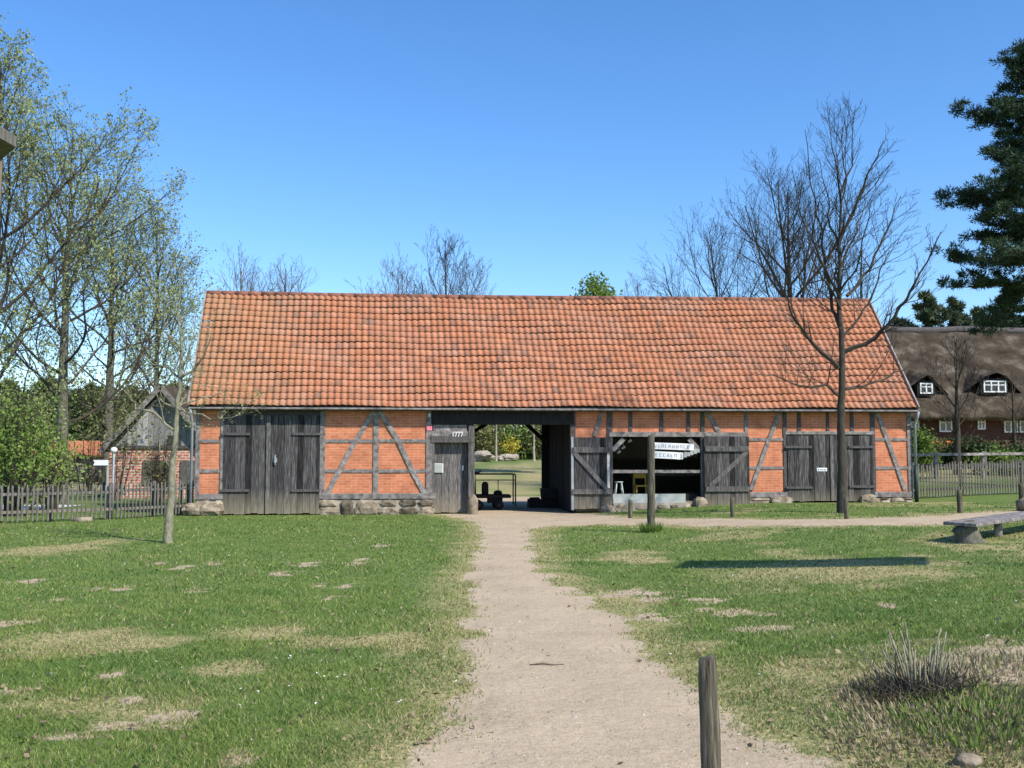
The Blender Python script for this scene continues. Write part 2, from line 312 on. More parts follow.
# ------------------------------------------------------------------ ground
def axis(a,b,st,out,grow=1.22):
    c=list(np.arange(a,b+1e-6,st)); d=st; v=b
    while v<out: d*=grow; v+=d; c.append(v)
    d=st; v=a; left=[]
    while v>-out: d*=grow; v-=d; left.append(v)
    return np.array(left[::-1]+c)
xs=axis(-13,13,.1,1500); ys=axis(3.5,31,.1,1500)
X,Y=np.meshgrid(xs,ys); X=X.ravel(); Y=Y.ravel()
pj,pth,sand,dry,lush=masks(X,Y)
Z=H(X,Y)
nx,ny=len(xs),len(ys); idx=np.arange(nx*ny).reshape(ny,nx)
Fc=np.stack([idx[:-1,:-1],idx[:-1,1:],idx[1:,1:],idx[1:,:-1]],-1).reshape(-1,4)
def ground_mat(name,path=False):
    m,nt,b=new_mat(name); at_=N(nt,'ShaderNodeAttribute'); at_.attribute_name='mask'
    sp=N(nt,'ShaderNodeSeparateColor'); nt.links.new(at_.outputs['Color'],sp.inputs[0])
    v=coords(nt); n1=noise(nt,v,1.3,6,.65); n2=noise(nt,v,22,5,.7); n3=noise(nt,v,90,3,.6)
    sandc=ramp(nt,n1,[(.3,(.35,.265,.165)),(.6,(.49,.38,.245))]); sandc=mixc(nt,.3,sandc,ramp(nt,n2,[(.35,(.22,.16,.1)),(.65,(.58,.465,.33))]))
    sandc=mixc(nt,.22,sandc,ramp(nt,n3,[(.4,(.14,.1,.07)),(.62,(.62,.52,.39))]))
    if not path:
        green=ramp(nt,n2,[(.3,(.05,.08,.018)),(.5,(.1,.165,.03)),(.72,(.17,.235,.05))])
        green=mixc(nt,.4,green,ramp(nt,n1,[(.35,(.06,.1,.022)),(.65,(.17,.185,.06))]))
        dryc=ramp(nt,n2,[(.3,(.17,.15,.065)),(.55,(.36,.3,.14)),(.72,(.56,.45,.23))])
        def thr(ch,lo,hi):
            a=N(nt,'ShaderNodeMath',operation='ADD'); s=N(nt,'ShaderNodeMath',operation='SUBTRACT'); s.inputs[1].default_value=.5; nt.links.new(n2,s.inputs[0])
            nt.links.new(ch,a.inputs[0]); nt.links.new(s.outputs[0],a.inputs[1]); r=N(nt,'ShaderNodeMapRange'); r.inputs['From Min'].default_value=lo; r.inputs['From Max'].default_value=hi; nt.links.new(a.outputs[0],r.inputs[0]); return r.outputs[0]
        c=mixc(nt,thr(sp.outputs[1],.25,.8),green,dryc)
        c=mixc(nt,thr(sp.outputs[0],.3,.6),c,sandc)
    else: c=sandc
    nt.links.new(c,b.inputs['Base Color']); b.inputs['Roughness'].default_value=.95; b.inputs['Specular IOR Level'].default_value=.15
    
    if path:
        ad=N(nt,'ShaderNodeMath',operation='MULTIPLY_ADD'); ad.inputs[1].default_value=.35; nt.links.new(n3,ad.inputs[0]); nt.links.new(noise(nt,v,7,5,.6),ad.inputs[2]); bump(nt,b,ad.outputs[0],.7,.03)
    else: bump(nt,b,n2,.5,.02)
    return m
g=np_mesh('ground',np.stack([X,Y,Z],1),Fc,ground_mat('meadow'),k=4)
ca=g.data.color_attributes.new('mask','FLOAT_COLOR','POINT')
ca.data.foreach_set('color',np.stack([np.maximum(pth,sand),dry,lush,np.ones_like(dry)],1).astype(np.float32).ravel())
g.data.polygons.foreach_set('use_smooth',[True]*len(g.data.polygons))
tag(g,kind='structure')
# path sheet
def sheet(name,x0,x1,y0,y1,st,fn,mat,lift):
    xx=np.arange(x0,x1,st); yy=np.arange(y0,y1,st); A,B=np.meshgrid(xx,yy); keep=fn(A.ravel(),B.ravel()).reshape(A.shape)
    id_=np.arange(A.size).reshape(A.shape); k=keep[:-1,:-1]&keep[1:,:-1]&keep[:-1,1:]&keep[1:,1:]
    Q=np.stack([id_[:-1,:-1],id_[:-1,1:],id_[1:,1:],id_[1:,:-1]],-1)[k]
    used,inv=np.unique(Q,return_inverse=True); a=A.ravel()[used]; b=B.ravel()[used]
    o=np_mesh(name,np.stack([a,b,H(a,b)+(np.clip(-masks(a,b)[0]*.08-.006,-.006,lift) if name=='path' else lift)],1),inv.reshape(-1,4),mat,k=4); return tag(o,kind='structure')
sheet('path',-9,13,-2.5,42.5,.07,lambda a,b:masks(a,b)[0]<0,ground_mat('sandy_path',True),.006)
sheet('road',-60,-14,31,37,.5,lambda a,b:np.abs(b-33.5-(a+14)*-.02)<1.9,M['road'],.012)
# ------------------------------------------------------------------ grass
def grass(name,n,ymin,ymax,seed,hs,label=None,xlo=None):
    rs=np.random.RandomState(seed); u=rs.rand(n); Yg=1/(1/ymin+(1/ymax-1/ymin)*u); Xg=(rs.rand(n)*2-1)*(Yg*.6+1.5)
    # clump
    pj,pth,sand,dry,lush=masks(Xg,Yg)
    p=np.where(pj<.0,.012,.15+.85*ss(0,.35,pj))*(1-.62*sand)*(1-.35*dry)*(.55+.9*ss(.3,.7,fbm(Xg*3.1,Yg*3.1,3)))
    s=(Xg-BL.x)*BU.x+(Yg-BL.y)*BU.y; d=(Xg-BL.x)*-BU.y+(Yg-BL.y)*BU.x
    ok=(rs.rand(n)<p)&~((s>-.1)&(s<BLEN+.1)&(d>-.18))
    Xg,Yg,dry,lush,sand=Xg[ok],Yg[ok],dry[ok],lush[ok],sand[ok]; n=len(Xg)
    h=(hs*(.5+rs.rand(n))*(.6+.8*lush)*(1-.35*dry))*(1+.018*Yg); w=.0019*Yg**.85*(.6+.6*rs.rand(n)); a=rs.rand(n)*2*PI; le=h*(.3+.9*rs.rand(n)); la=rs.rand(n)*2*PI
    Zg=H(Xg,Yg)-.003; dx=np.cos(a)*w/2; dy=np.sin(a)*w/2
    V=np.empty((n,3,3),np.float32)
    V[:,0]=np.stack([Xg-dx,Yg-dy,Zg],1); V[:,1]=np.stack([Xg+dx,Yg+dy,Zg],1); V[:,2]=np.stack([Xg+np.cos(la)*le,Yg+np.sin(la)*le,Zg+h],1)
    m,nt,b=new_mat(name+'_blades'); A=N(nt,'ShaderNodeAttribute'); A.attribute_name='tint'
    nt.links.new(A.outputs['Color'],b.inputs['Base Color']); b.inputs['Roughness'].default_value=.6; b.inputs['Specular IOR Level'].default_value=.25
    t=N(nt,'ShaderNodeBsdfTranslucent'); nt.links.new(A.outputs['Color'],t.inputs['Color']); mx=N(nt,'ShaderNodeMixShader'); mx.inputs[0].default_value=.35
    nt.links.new(b.outputs[0],mx.inputs[1]); nt.links.new(t.outputs[0],mx.inputs[2]); nt.links.new(mx.outputs[0],nt.nodes['Material Output'].inputs[0])
    o=np_mesh(name,V.reshape(-1,3),np.arange(3*n).reshape(-1,3),m)
    isdry=(rs.rand(n)<np.clip(.07+dry*.5+sand*.5,0,1)); q=rs.rand(n)[:,None]
    gcol=np.array([.085,.145,.024])*(1-q)+np.array([.25,.32,.08])*q; dcol=np.array([.25,.2,.1])*(1-q)+np.array([.56,.47,.26])*q
    cl=np.clip((fbm(Xg*1.3+40,Yg*1.3,4)-.5)*3.2,-1,1)[:,None]; gcol=gcol*(1+cl*np.array([.38,.2,.3])); c=np.where(isdry[:,None],dcol,gcol); c=np.repeat(c,3,0); c=np.concatenate([c,np.ones((len(c),1))],1).astype(np.float32)
    ca=o.data.color_attributes.new('tint','FLOAT_COLOR','POINT'); ca.data.foreach_set('color',c.ravel())
    return tag(o,label,'grass',kind='stuff')
# barn frame
BL=at(195,458,28.8); BR=at(912,458,30.6); BU=Vector((BR.x-BL.x,BR.y-BL.y,0)); BLEN=BU.length; BU.normalize(); BV=Vector((-BU.y,BU.x,0))
BANG=math.atan2(BU.y,BU.x)
def wl(px,py,d=0.):
    o=Vector((0,0,CAMZ)); p=at(px,py,10.); dr=p-o; q=Vector((BL.x,BL.y,0))+BV*d
    t=(q-Vector((0,0,0))).dot(BV)/dr.dot(BV); P=o+dr*t
    return (P-Vector((BL.x,BL.y,0))).dot(BU),P.z
def S(px,d=0.): return wl(px,460,d)[0]
def ZZ(px,py,d=0.): return wl(px,py,d)[1]
def toW(s,d,z=0): p=Vector((BL.x,BL.y,0))+BU*s+BV*d; return Vector((p.x,p.y,z))
def gz(s,d=0): p=toW(s,d); return hz(p.x,p.y)
grass('grass',560000,4.3,29.5,3,.025,'short green and straw coloured meadow grass in front of the barn')
# ------------------------------------------------------------------ BARN
random.seed(4); OV=.30
barn=thing('barn','long orange brick timber framed barn with clay pantile roof and open passage','barn',(BL.x,BL.y,0),BANG)
DEP=5.7; SILL=.44; SILT=.6; PLATE=2.98
rng=random.Random(12)
# foundation stones
for a,b in ((196,223),(318,433),(612,700),(749,787),(866,911)):
    fb=MB(); s=S(a); bay=600<a<704
    while s<S(b):
        w=min(rng.uniform(.28,.75),S(b)-s+.06); g0=gz(s); top=(.27 if bay else SILL-.01)
        z=g0-.06
        if rng.random()<.45 and not bay:
            zc=g0+(top-g0)*.5; fb.rock((s+w/2,.04,(z+zc)/2),(w/2*1.03,.13,(zc-z)/2*1.05),rng,9); fb.rock((s+w*.45,.05,(zc+top)/2),(w/2*.98,.12,(top-zc)/2*1.02),rng,9)
        else: fb.rock((s+w/2,.04,(z+top)/2),(w/2*1.04,.14,(top-z)/2*1.03),rng,10)
        s+=w
    fb.build('stone_foundation',M['stone'],barn)
def stone_(px,d,z,r): q=MB(); q.rock((S(px),d,z),r,rng,10); q.build('foundation_stone',M['stone'],barn)
stone_(196,-.08,.16,(.33,.3,.2)); stone_(211,-.08,.13,(.38,.28,.2)); stone_(866,-.03,.38,(.26,.2,.15)); stone_(606,-.08,.1,(.24,.2,.15)); stone_(699,-.08,.27,(.2,.2,.2)); stone_(780,-.05,.34,(.35,.2,.15))
for a,b in ((197,224),(321,432),(613,700),(748,787),(872,911)):
    pl=MB(); pl.box(S(a),S(b),.0 if a!=613 else -.05,.25 if a!=613 else .06,-.2,SILL-.02 if a!=613 else .3); pl.build('plinth',M['mortar'],barn)
def bpart(*a): q=MB(); q.box(*a); return q.build('brick_panel',M['brick'],barn)
def panel(a,b,z0=SILT-.02,z1=PLATE): bpart(S(a),S(b),.012,.13,z0,z1)
panel(197,224); panel(322,376); panel(376.05,429); panel(574,610,ZZ(605,436)-.05); panel(610.05,705,ZZ(640,434)); panel(705.05,746,ZZ(720,437)-.02); panel(746.05,785.5); panel(785.55,873,ZZ(830,432)); panel(873.05,911)
pass_l,pass_r=S(474),S(573)
panel(574,609,.2,ZZ(605,436)-.052); bpart(S(703),S(747),.014,.13,.2,ZZ(720,437)-.022)
# rear and gable walls
for a_ in ((.0,pass_l-.4,DEP-.13,DEP-.012,.1,PLATE),(pass_r+.05,BLEN,DEP-.13,DEP-.012,.1,PLATE),(.012,.13,.14,DEP-.14,.1,PLATE),(BLEN-.13,BLEN-.012,.14,DEP-.14,.1,PLATE)): q=MB(); q.box(*a_); q.build('brick_wall',M['brick'],barn)
HD=DEP/2; EZ=ZZ(188,406,-OV); RZ=ZZ(207,293,HD)
for s0 in (.012,BLEN-.13):
    s1=s0+.118; a=[(s0,.1,PLATE),(s0,DEP-.1,PLATE),(s0,HD,RZ-.3)]; b=[(s1,p[1],p[2]) for p in a]
    bw=MB(); bw.add(a+b,[(0,1,2),(5,4,3),(0,3,4,1),(1,4,5,2),(2,5,3,0)]); bw.build('brick_gable',M['brick'],barn)
def post(a,b,z0,z1,m='timber',pr=.02,th=.15):
    mb=MB(); mb.box(S(a),S(b),-pr+rng.uniform(-.002,.002),th,z0,z1,.004); return mb.build('timber_post',M[m],barn,bev=.008)
for a,b in ((195.3,199.8),(220,224.5),(319.5,325),(373,378.5),(426,432)): post(a,b,SILL+.15,PLATE)
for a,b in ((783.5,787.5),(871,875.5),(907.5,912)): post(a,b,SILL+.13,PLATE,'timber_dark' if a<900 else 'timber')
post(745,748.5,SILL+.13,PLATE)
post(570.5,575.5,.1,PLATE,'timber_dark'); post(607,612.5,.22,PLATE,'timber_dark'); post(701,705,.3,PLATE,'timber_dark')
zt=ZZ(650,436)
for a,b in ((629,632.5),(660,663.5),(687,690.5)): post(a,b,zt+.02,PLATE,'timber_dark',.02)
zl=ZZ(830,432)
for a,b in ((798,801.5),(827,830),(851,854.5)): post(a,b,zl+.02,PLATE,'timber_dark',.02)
def rail(a,b,py,h=.1,m='timber',pr=.012):
    sa,za=wl(a,py); sb,zb=wl(b,py); z=(za+zb)/2; mb=MB(); mb.box(sa,sb,-pr,.12,z-h/2,z+h/2,.004); return mb.build('timber_rail',M[m],barn,bev=.008)
for a,b in ((199.5,220.5),(324.5,373.5),(378,426.5)): rail(a,b,441); rail(a,b,471)
for a,b in ((748,784),(875,908)): rail(a,b,439.5,.09); rail(a,b,468,.09)
rail(609,746,434.5,.14,'timber',.035)      # lintel of the wide bay
rail(785,874,433,.1,'timber',.03)
def sill(a,b,z0=SILL,z1=SILT): mb=MB(); mb.box(S(a),S(b),-.035,.17,z0,z1,.006); mb.build('sill_beam',M['timber'],barn,bev=.01)
sill(195.5,224); sill(319,436); sill(748,787); sill(873,912)
def brace(pts,m='timber',w=.14,pr=.026):
    mb=MB(); P=[wl(*p) for p in pts]
    for (a,az),(b,bz) in zip(P[:-1],P[1:]): mb.beam((a,.05-pr+.02,az),(b,.05-pr+.02,bz),w,.14)
    mb.build('timber_brace',M[m],barn)
brace([(374.5,411),(352,447),(327,494)]); brace([(379.5,411),(398,440),(412,470),(425,494)])
brace([(602,411),(594.5,436)],w=.12); brace([(707,411),(721,436)],w=.12)
brace([(780,411),(766,447),(751,490)],w=.12); brace([(876.5,411),(890,447),(905,490)],w=.12)
# plate beam, header over passage
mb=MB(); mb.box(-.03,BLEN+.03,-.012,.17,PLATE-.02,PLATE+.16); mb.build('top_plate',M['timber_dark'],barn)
hz0=ZZ(500,424.5); mb=MB(); mb.box(S(431),S(574),-.03,.2,hz0,PLATE-.03)
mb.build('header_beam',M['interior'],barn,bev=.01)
# soffit
mb=MB(); mb.add([(-.2,-.28,EZ-.1),(BLEN+.2,-.28,EZ-.1),(BLEN+.2,.3,PLATE+.155),(-.2,.3,PLATE+.155),(-.2,-.28,EZ-.06),(BLEN+.2,-.28,EZ-.06),(BLEN+.2,.3,PLATE+.6),(-.2,.3,PLATE+.6)],[(0,1,2,3),(7,6,5,4),(0,4,5,1),(1,5,6,2),(2,6,7,3),(3,7,4,0)])
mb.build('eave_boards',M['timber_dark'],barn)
# interior partitions, floors and ceiling
it=MB()
it.box(pass_l-.12,pass_l-.01,.35,DEP-.14,-.1,3.0); it.box(pass_r+.01,pass_r+.1,.2,DEP-.14,-.1,3.0)
it.box(.14,BLEN-.14,.2,DEP-.14,3.02,3.08)
zr=ZZ(510,423,DEP); it.box(pass_l-.45,pass_r+.1,DEP-.16,DEP+.03,zr,3.3)      # rear header
it.box(pass_l-.42,pass_l-.0,DEP-.16,DEP+.02,-.1,zr); it.box(S(541.5,DEP),pass_r+.1,DEP-.16,DEP+.02,-.1,zr)
it.beam((S(541.5,DEP)+.02,DEP-.1,zr-.55),(S(541.5,DEP)-.62,DEP-.1,zr+.05),.13,.1)
it.beam((S(480,DEP)-.3,DEP-.1,zr-.35),(S(480,DEP)+.35,DEP-.1,zr+.05),.12,.1)
it.box(S(747)+.02,S(747)+.1,.2,DEP-.14,-.1,3.0)
it.box(pass_r+.12,S(747),3.4,3.5,-.1,3.0)
s=pass_r-.02
for i in range(22): it.box(pass_r-.03-rng.uniform(0,.02),pass_r+.009,.3+i*.24,.3+i*.24+.215,.05,2.9)
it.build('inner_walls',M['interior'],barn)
fl=MB(); fl.box(pass_r+.11,S(747),.2,3.4,.05,.34); fl.build('room_floor',M['earth_floor'],barn)
# ---- roof
NC,NR=111,18
def slope(name,front=True):
    s0,s1=S(188,-OV),S(919,-OV); K=6
    ev=Vector((0,-OV,EZ)); rd=Vector((0,HD,RZ)); ax=rd-ev; L=ax.length; ax.normalize(); nr=Vector((0,-ax.z,ax.y))
    vs=[];uv=[]
    for j in range(NR):
        for li_,vv in enumerate((0.,0.,1.12)):
            v=(j+vv)/NR
            for i in range(NC*K+1):
                u=i/K; f=u-math.floor(u); c=math.floor(u); sk=((c*37+j*91)%17/17-.5)
                prof=.058*(.5+.5*math.cos(2*PI*(f-.3)))**.8
                hgt=prof*(1-.25*min(1,vv))+.033*(1-min(vv,1.12))+.008*sk-(.02 if li_==0 else 0)
                lip=-.012*math.cos(2*PI*(f-.3)) if vv==0 else 0
                p=ev+ax*(L*v+lip)+nr*hgt
                sag=-.05*math.sin(PI*u/NC)*math.sin(PI*min(1,v)*.9)-.03*math.sin(5*u/NC)*v+.016*math.sin(u*.35+j*.5)+.012*math.sin(u*.13+j)
                y=p.y if front else DEP-p.y
                vs.append((s0+(s1-s0)*u/NC-.24*min(v,1)*(1-u/NC)+.004*sk,y,p.z+sag)); uv.append((u,j+min(vv,1)*.98+.01))
    W=NC*K+1; fs=[]
    for j in range(NR):
        for r in (3*j,3*j+1):
            for i in range(W-1):
                q=(r*W+i,r*W+i+1,(r+1)*W+i+1,(r+1)*W+i); fs.append(q if front else q[::-1])
    o=np_mesh(name,vs,fs,M['tile'],barn,4)
    ul=o.data.uv_layers.new(name='UVMap'); li=np.array(fs).ravel(); U=np.array(uv,np.float32)
    # use face-based column/row to keep floor() stable
    Uf=U[li].reshape(-1,4,2); cen=Uf.mean(1,keepdims=True); Uf=Uf+(cen-Uf)*.02; ul.data.foreach_set('uv',Uf.astype(np.float32).ravel())
    return o
ro=slope('roof'); slope('roof',False)
rs0,rs1=S(188,-OV),S(919,-OV)
rt=MB(); k=52
for i in range(k):
    a=rs0-.24+(rs1-rs0+.24)*i/k; b=a+(rs1-rs0+.24)/k+.03; sg=lambda q:-.03*math.sin(5*(q-rs0)/(rs1-rs0))
    rt.tube([(a,HD,RZ+.0+sg(a)),(b,HD,RZ-.012+sg(b))],[.085,.1],10)
rt.build('ridge_tiles',M['ridge'],ro,True)
ud=MB()   # roof boarding below the tiles
for f in (1,-1):
    yy=lambda y:y if f==1 else DEP-y
    a=[(rs0+.03,yy(-.26),EZ-.06),(rs1-.03,yy(-.26),EZ-.06),(rs1-.03,yy(HD),RZ-.2),(rs0+.03,yy(HD),RZ-.2)]; b=[(p[0],p[1],p[2]-.05) for p in a]
    ud.add(a+b,[(0,1,2,3),(7,6,5,4),(0,4,5,1),(1,5,6,2),(2,6,7,3),(3,7,4,0)])
ud.build('roof_boarding',M['timber_dark'],ro)
for s in (rs0-.02,rs1+.01):
    vb=MB()
    for f in (1,-1):
        yy=lambda y:y if f==1 else DEP-y
        vb.beam((s,yy(-.34),EZ+.01),(s-(.24 if s<0 else 0),yy(HD),RZ+.03),.16,.04,up=(1,0,0))
    vb.build('verge_board',M['verge'],ro)
gt=MB(); gt.box(rs0,rs1,-OV-.075,-OV-.005,EZ-.085,EZ-.03); gt.build('gutter',M['timber'],barn,bev=.015)
# downpipes
dp=MB(); s=BLEN+.07; dp.tube([(s,-.33,EZ-.08),(s,-.25,EZ-.25),(s,-.08,EZ-.45),(s,-.08,1.35)],[.045]*4,8); o=dp.build('downpipe',M['metal'],barn,True); o['label']='grey zinc downpipe at right corner'
dp=MB(); dp.tube([(s,-.08,1.38),(s,-.08,gz(s))],[.06]*2,8); dp.build('drain_pipe',M['green_metal'],barn,True)
dp=MB(); s=-.08; dp.tube([(s,-.33,EZ-.08),(s,-.25,EZ-.25),(s,-.08,EZ-.5),(s,-.08,.05)],[.04]*4,8); dp.build('downpipe',M['metal'],barn,True)
# ---- doors
def planks(mb,s0,s1,z0,z1,d,th=.03,w=.17,jz=.02,tilt=0):
    s=s0
    while s<s1-.04:
        ww=min(w*rng.uniform(.75,1.2),s1-s)
        if s1-s-ww<.06: ww=s1-s
        mb.box(s+.004,s+ww-.004,d-th+rng.uniform(-.006,.006),d,z0+rng.uniform(-jz,jz),z1+rng.uniform(-jz,jz)*.5); s+=ww
def leaf(a,b,z0,z1,d,name='door_leaf',m='dark_wood',bat=None,hinge=None):
    mb=MB(); planks(mb,S(a),S(b),z0,z1,d); o=mb.build(name,M[m],barn)
    if bat:
        for z in bat[2]:
            b2=MB(); b2.box(S(bat[0]),S(bat[1]),d-.075,d-.036,z-.035,z+.035); b2.build('batten',M['dark_metal'] if hinge else M['timber_dark'],o)
    return o
g0=gz(S(270)); dt=ZZ(270,415.5)
o=leaf(223.5,269.6,g0+.04,dt,-.01,bat=(221.5,250,[ZZ(235,434),ZZ(235,490.5)])); 
mb=MB(); mb.box(S(266.5),S(270.5),-.085,-.045,g0+.04,dt); mb.build('cover_strip',M['old_wood'],o)
o=leaf(270.4,320,g0+.04,dt,-.012,bat=(292,320.5,[ZZ(300,434),ZZ(300,490.5)]))
mb=MB(); c=S(275.5); z=ZZ(275,460); mb.tube([(c,-.06,z+.14),(c,-.11,z+.06),(c,-.11,z-.08),(c,-.06,z-.14)],[.02]*4,6); mb.box(c-.05,c+.05,-.058,-.046,z-.06,z+.06); mb.build('handle',M['metal'],o)
mb=MB(); mb.box(S(222),S(321),.05,.08,dt-.1,PLATE+.02); mb.build('door_header',M['timber_dark'],barn)
g1=gz(S(830)); dt2=ZZ(830,435.5)
o=leaf(787.3,829.7,g1+.05,dt2,-.015,bat=(785,811,[ZZ(800,447),ZZ(800,487.5)]))
mb=MB(); z=ZZ(820,469.5); mb.box(S(816),S(826),-.06,-.046,z-.05,z+.05); mb.build('door_sign',M['white'],o)
mb=MB(); mb.box(S(816.8),S(818.4),-.066,-.061,z-.03,z+.03); mb.box(S(819.3),S(822),-.066,-.061,z-.02,z+.02); mb.box(S(822.8),S(825),-.066,-.061,z-.025,z+.02); mb.build('sign_lettering',M['ink'],o)
o=leaf(831,872.5,g1+.05,dt2,-.012,bat=(848,873.5,[ZZ(860,447),ZZ(860,486.5)]))
mb=MB(); mb.box(S(829.5),S(832.8),-.075,-.045,g1+.05,dt2); mb.build('cover_strip',M['old_wood'],o)
# small door
jd=.0
zl2=ZZ(450,439.5)
mb=MB(); mb.box(S(468.3),S(474.5),-.03,.14,.3,hz0-.01); mb.build('door_jamb',M['old_wood'],barn,bev=.01)
mb=MB(); mb.box(S(431),S(474),-.045,.14,zl2-.09,zl2+.09,.004); mb.build('door_lintel',M['old_wood'],barn,bev=.01)
mb=MB(); mb.box(S(431.5),S(434.5),-.02,.14,.2,zl2-.09); mb.build('door_jamb',M['old_wood'],barn)
tr_=MB(); z1=hz0-.01; z0=zl2+.1
n=15
for i in range(n):
    s=S(433)+(S(467)-S(433))*(i+.5)/n; tr_.box(s-.03,s+.03,.02,.045,z0,z1-.0)
tr_.box(S(432),S(468),-.005,.019,z0,z0+.14)
tro=tr_.build('slatted_transom',M['timber'],barn)
mb=MB(); mb.box(S(432),S(468),.1,.12,z0,z1); mb.build('transom_backing',M['interior'],tro)
mb=MB(); planks(mb,S(434),S(468.4),gz(S(450))+.04,zl2-.1,.24,w=.2); sd=mb.build('small_door',M['old_wood'],barn)
mb=MB(); z=ZZ(436,468); mb.box(S(432.8),S(441),-.03,.2,z-.17,z+.1) ; 
mb=MB(); mb.box(S(433.2)+.02,S(442)+.02,.17,.19,ZZ(437,472.5),ZZ(437,464)); nb=mb.build('notice',M['pale_panel'],sd); 
mb=MB(); mb.box(S(433.2)+.0,S(442)+.04,.191,.2,ZZ(437,473),ZZ(437,463.5)); mb.build('notice_frame',M['white'],sd)
mb=MB(); c=S(463); z=ZZ(463,468); mb.box(c-.02,c+.02,.18,.2,z-.07,z+.07); mb.build('door_handle',M['white'],sd)
def text3(txt,size,name,mat,parent,loc,rot=(PI/2,0,0),w=None):
    cu=bpy.data.curves.new(name,'FONT'); cu.body=txt; cu.size=size; cu.extrude=.004; cu.offset=.002
    t=bpy.data.objects.new(name+'_tmp',cu); COL.objects.link(t); bpy.context.view_layer.update()
    me=bpy.data.meshes.new_from_object(t.evaluated_get(bpy.context.evaluated_depsgraph_get())); bpy.data.objects.remove(t); bpy.data.curves.remove(cu)
    me.name=name; me.materials.clear(); me.materials.append(mat); o=bpy.data.objects.new(name,me); COL.objects.link(o); o.parent=parent; o.location=loc; o.rotation_euler=rot
    if w: 
        xx=[v.co.x for v in me.vertices]; o.scale.x=w/(max(xx)-min(xx))
    return o
text3('1777',.2,'number_lettering',M['white'],tro,(S(451.5),-.05,ZZ(451,436.6)),w=S(462)-S(451.5))
mb=MB(); mb.box(S(426.5),S(432),-.04,-.022,ZZ(429,430.5),ZZ(429,426.3)); mb.build('small_sign',M['pink'],barn)
mb=MB(); mb.box(S(428.5),S(430),-.05,-.03,ZZ(429,417),ZZ(429,413.5)); mb.build('insulator',M['white'],barn)
# corner stone beside the small door
mb=MB(); c=toW(S(472.5),-.12); mb.rock((0,0,.22),(.16,.2,.33),rng,10); o=mb.build('corner_stone',M['stone'],None,True); o.location=(c.x,c.y,hz(c.x,c.y)); tag(o,'upright pale boulder at the foot of the jamb beside the open passage','stone')
# ---- shutter leaves of the wide bay
def shutter(a,b,py0,py1,dirn,lab):
    mb=MB(); z1=ZZ((a+b)/2,py0); z0=ZZ((a+b)/2,py1); planks(mb,S(a),S(b),z0,z1,-.06,.03,.19,.015)
    o=mb.build('open_shutter',M['dark_wood'],barn); o['label']=lab
    zb1=ZZ(590,450); zb0=ZZ(590,491.5)
    if dirn<0: zb1=ZZ(720,449); zb0=ZZ(720,489)
    for z in (zb1,zb0):
        q=MB(); q.box(S(a)+.02,S(b)-.02,-.145,-.1,z-.075,z+.075,.005); q.build('batten',M['old_wood'],o,bev=.006)
    q=MB()
    if dirn>0: q.beam((S(a)+.08,-.12,zb1-.08),(S(b)-.15,-.12,zb0+.08),.13,.035)
    else: q.beam((S(b)-.08,-.12,zb1-.08),(S(a)+.15,-.12,zb0+.08),.13,.035)
    q.build('diagonal_brace',M['old_wood'],o)
    return o
o=shutter(571,611,437.5,508.5,1,'open plank shutter left of the display bay'); 
q=MB(); q.box(S(570.8),S(573),-.11,-.092,gz(S(572))+.1,ZZ(572,437)); q.build('edge_strip',M['metal'],o)
q=MB(); q.box(S(606.5),S(609),-.11,-.092,ZZ(608,488),ZZ(608,452)); q.build('edge_strip',M['birch'],o)
shutter(703.5,748.5,436.5,505.5,-1,'open plank shutter right of the display bay')
# ---- display bay
w0,w1=S(612.5),S(701); zlow=ZZ(650,494); zs=ZZ(650,471.5)
dw=thing('display_window','','window'); 
del dw['category']
dw.parent=barn
q=MB(); q.add([(w0,.16,zlow),(w1,.16,zlow),(w1,.16,zt-.06),(w0,.16,zt-.06)],[(0,1,2,3)]); q.build('pane',M['glass'],dw)
q=MB(); q.box(w0,w1,.02,.12,zs-.05,zs+.045,.004); q.build('window_rail',M['timber'],dw,bev=.006)
q=MB(); q.beam((w0+.02,.08,zt-.42),(w0+.34,.08,zt-.08),.13,.1); q.build('corner_brace',M['timber'],dw)
q=MB(); q.beam((w1-.02,.08,zt-.42),(w1-.34,.08,zt-.08),.13,.1); q.build('corner_brace',M['timber'],dw)
q=MB(); q.box(w0+.02,S(686),.1,.15,ZZ(650,503),zlow+.0); q.box(w0+.03,S(686)-.02,.07,.099,ZZ(650,503),ZZ(650,498.8)); q.build('pale_apron',M['pale_panel'],dw)
q=MB(); q.box(S(686)+.01,w1-.02,.3,.34,ZZ(690,505),zlow); q.build('gap_shade_sheet',M['interior'],dw)  # dark sheet standing in for the shade in the gap beside the apron
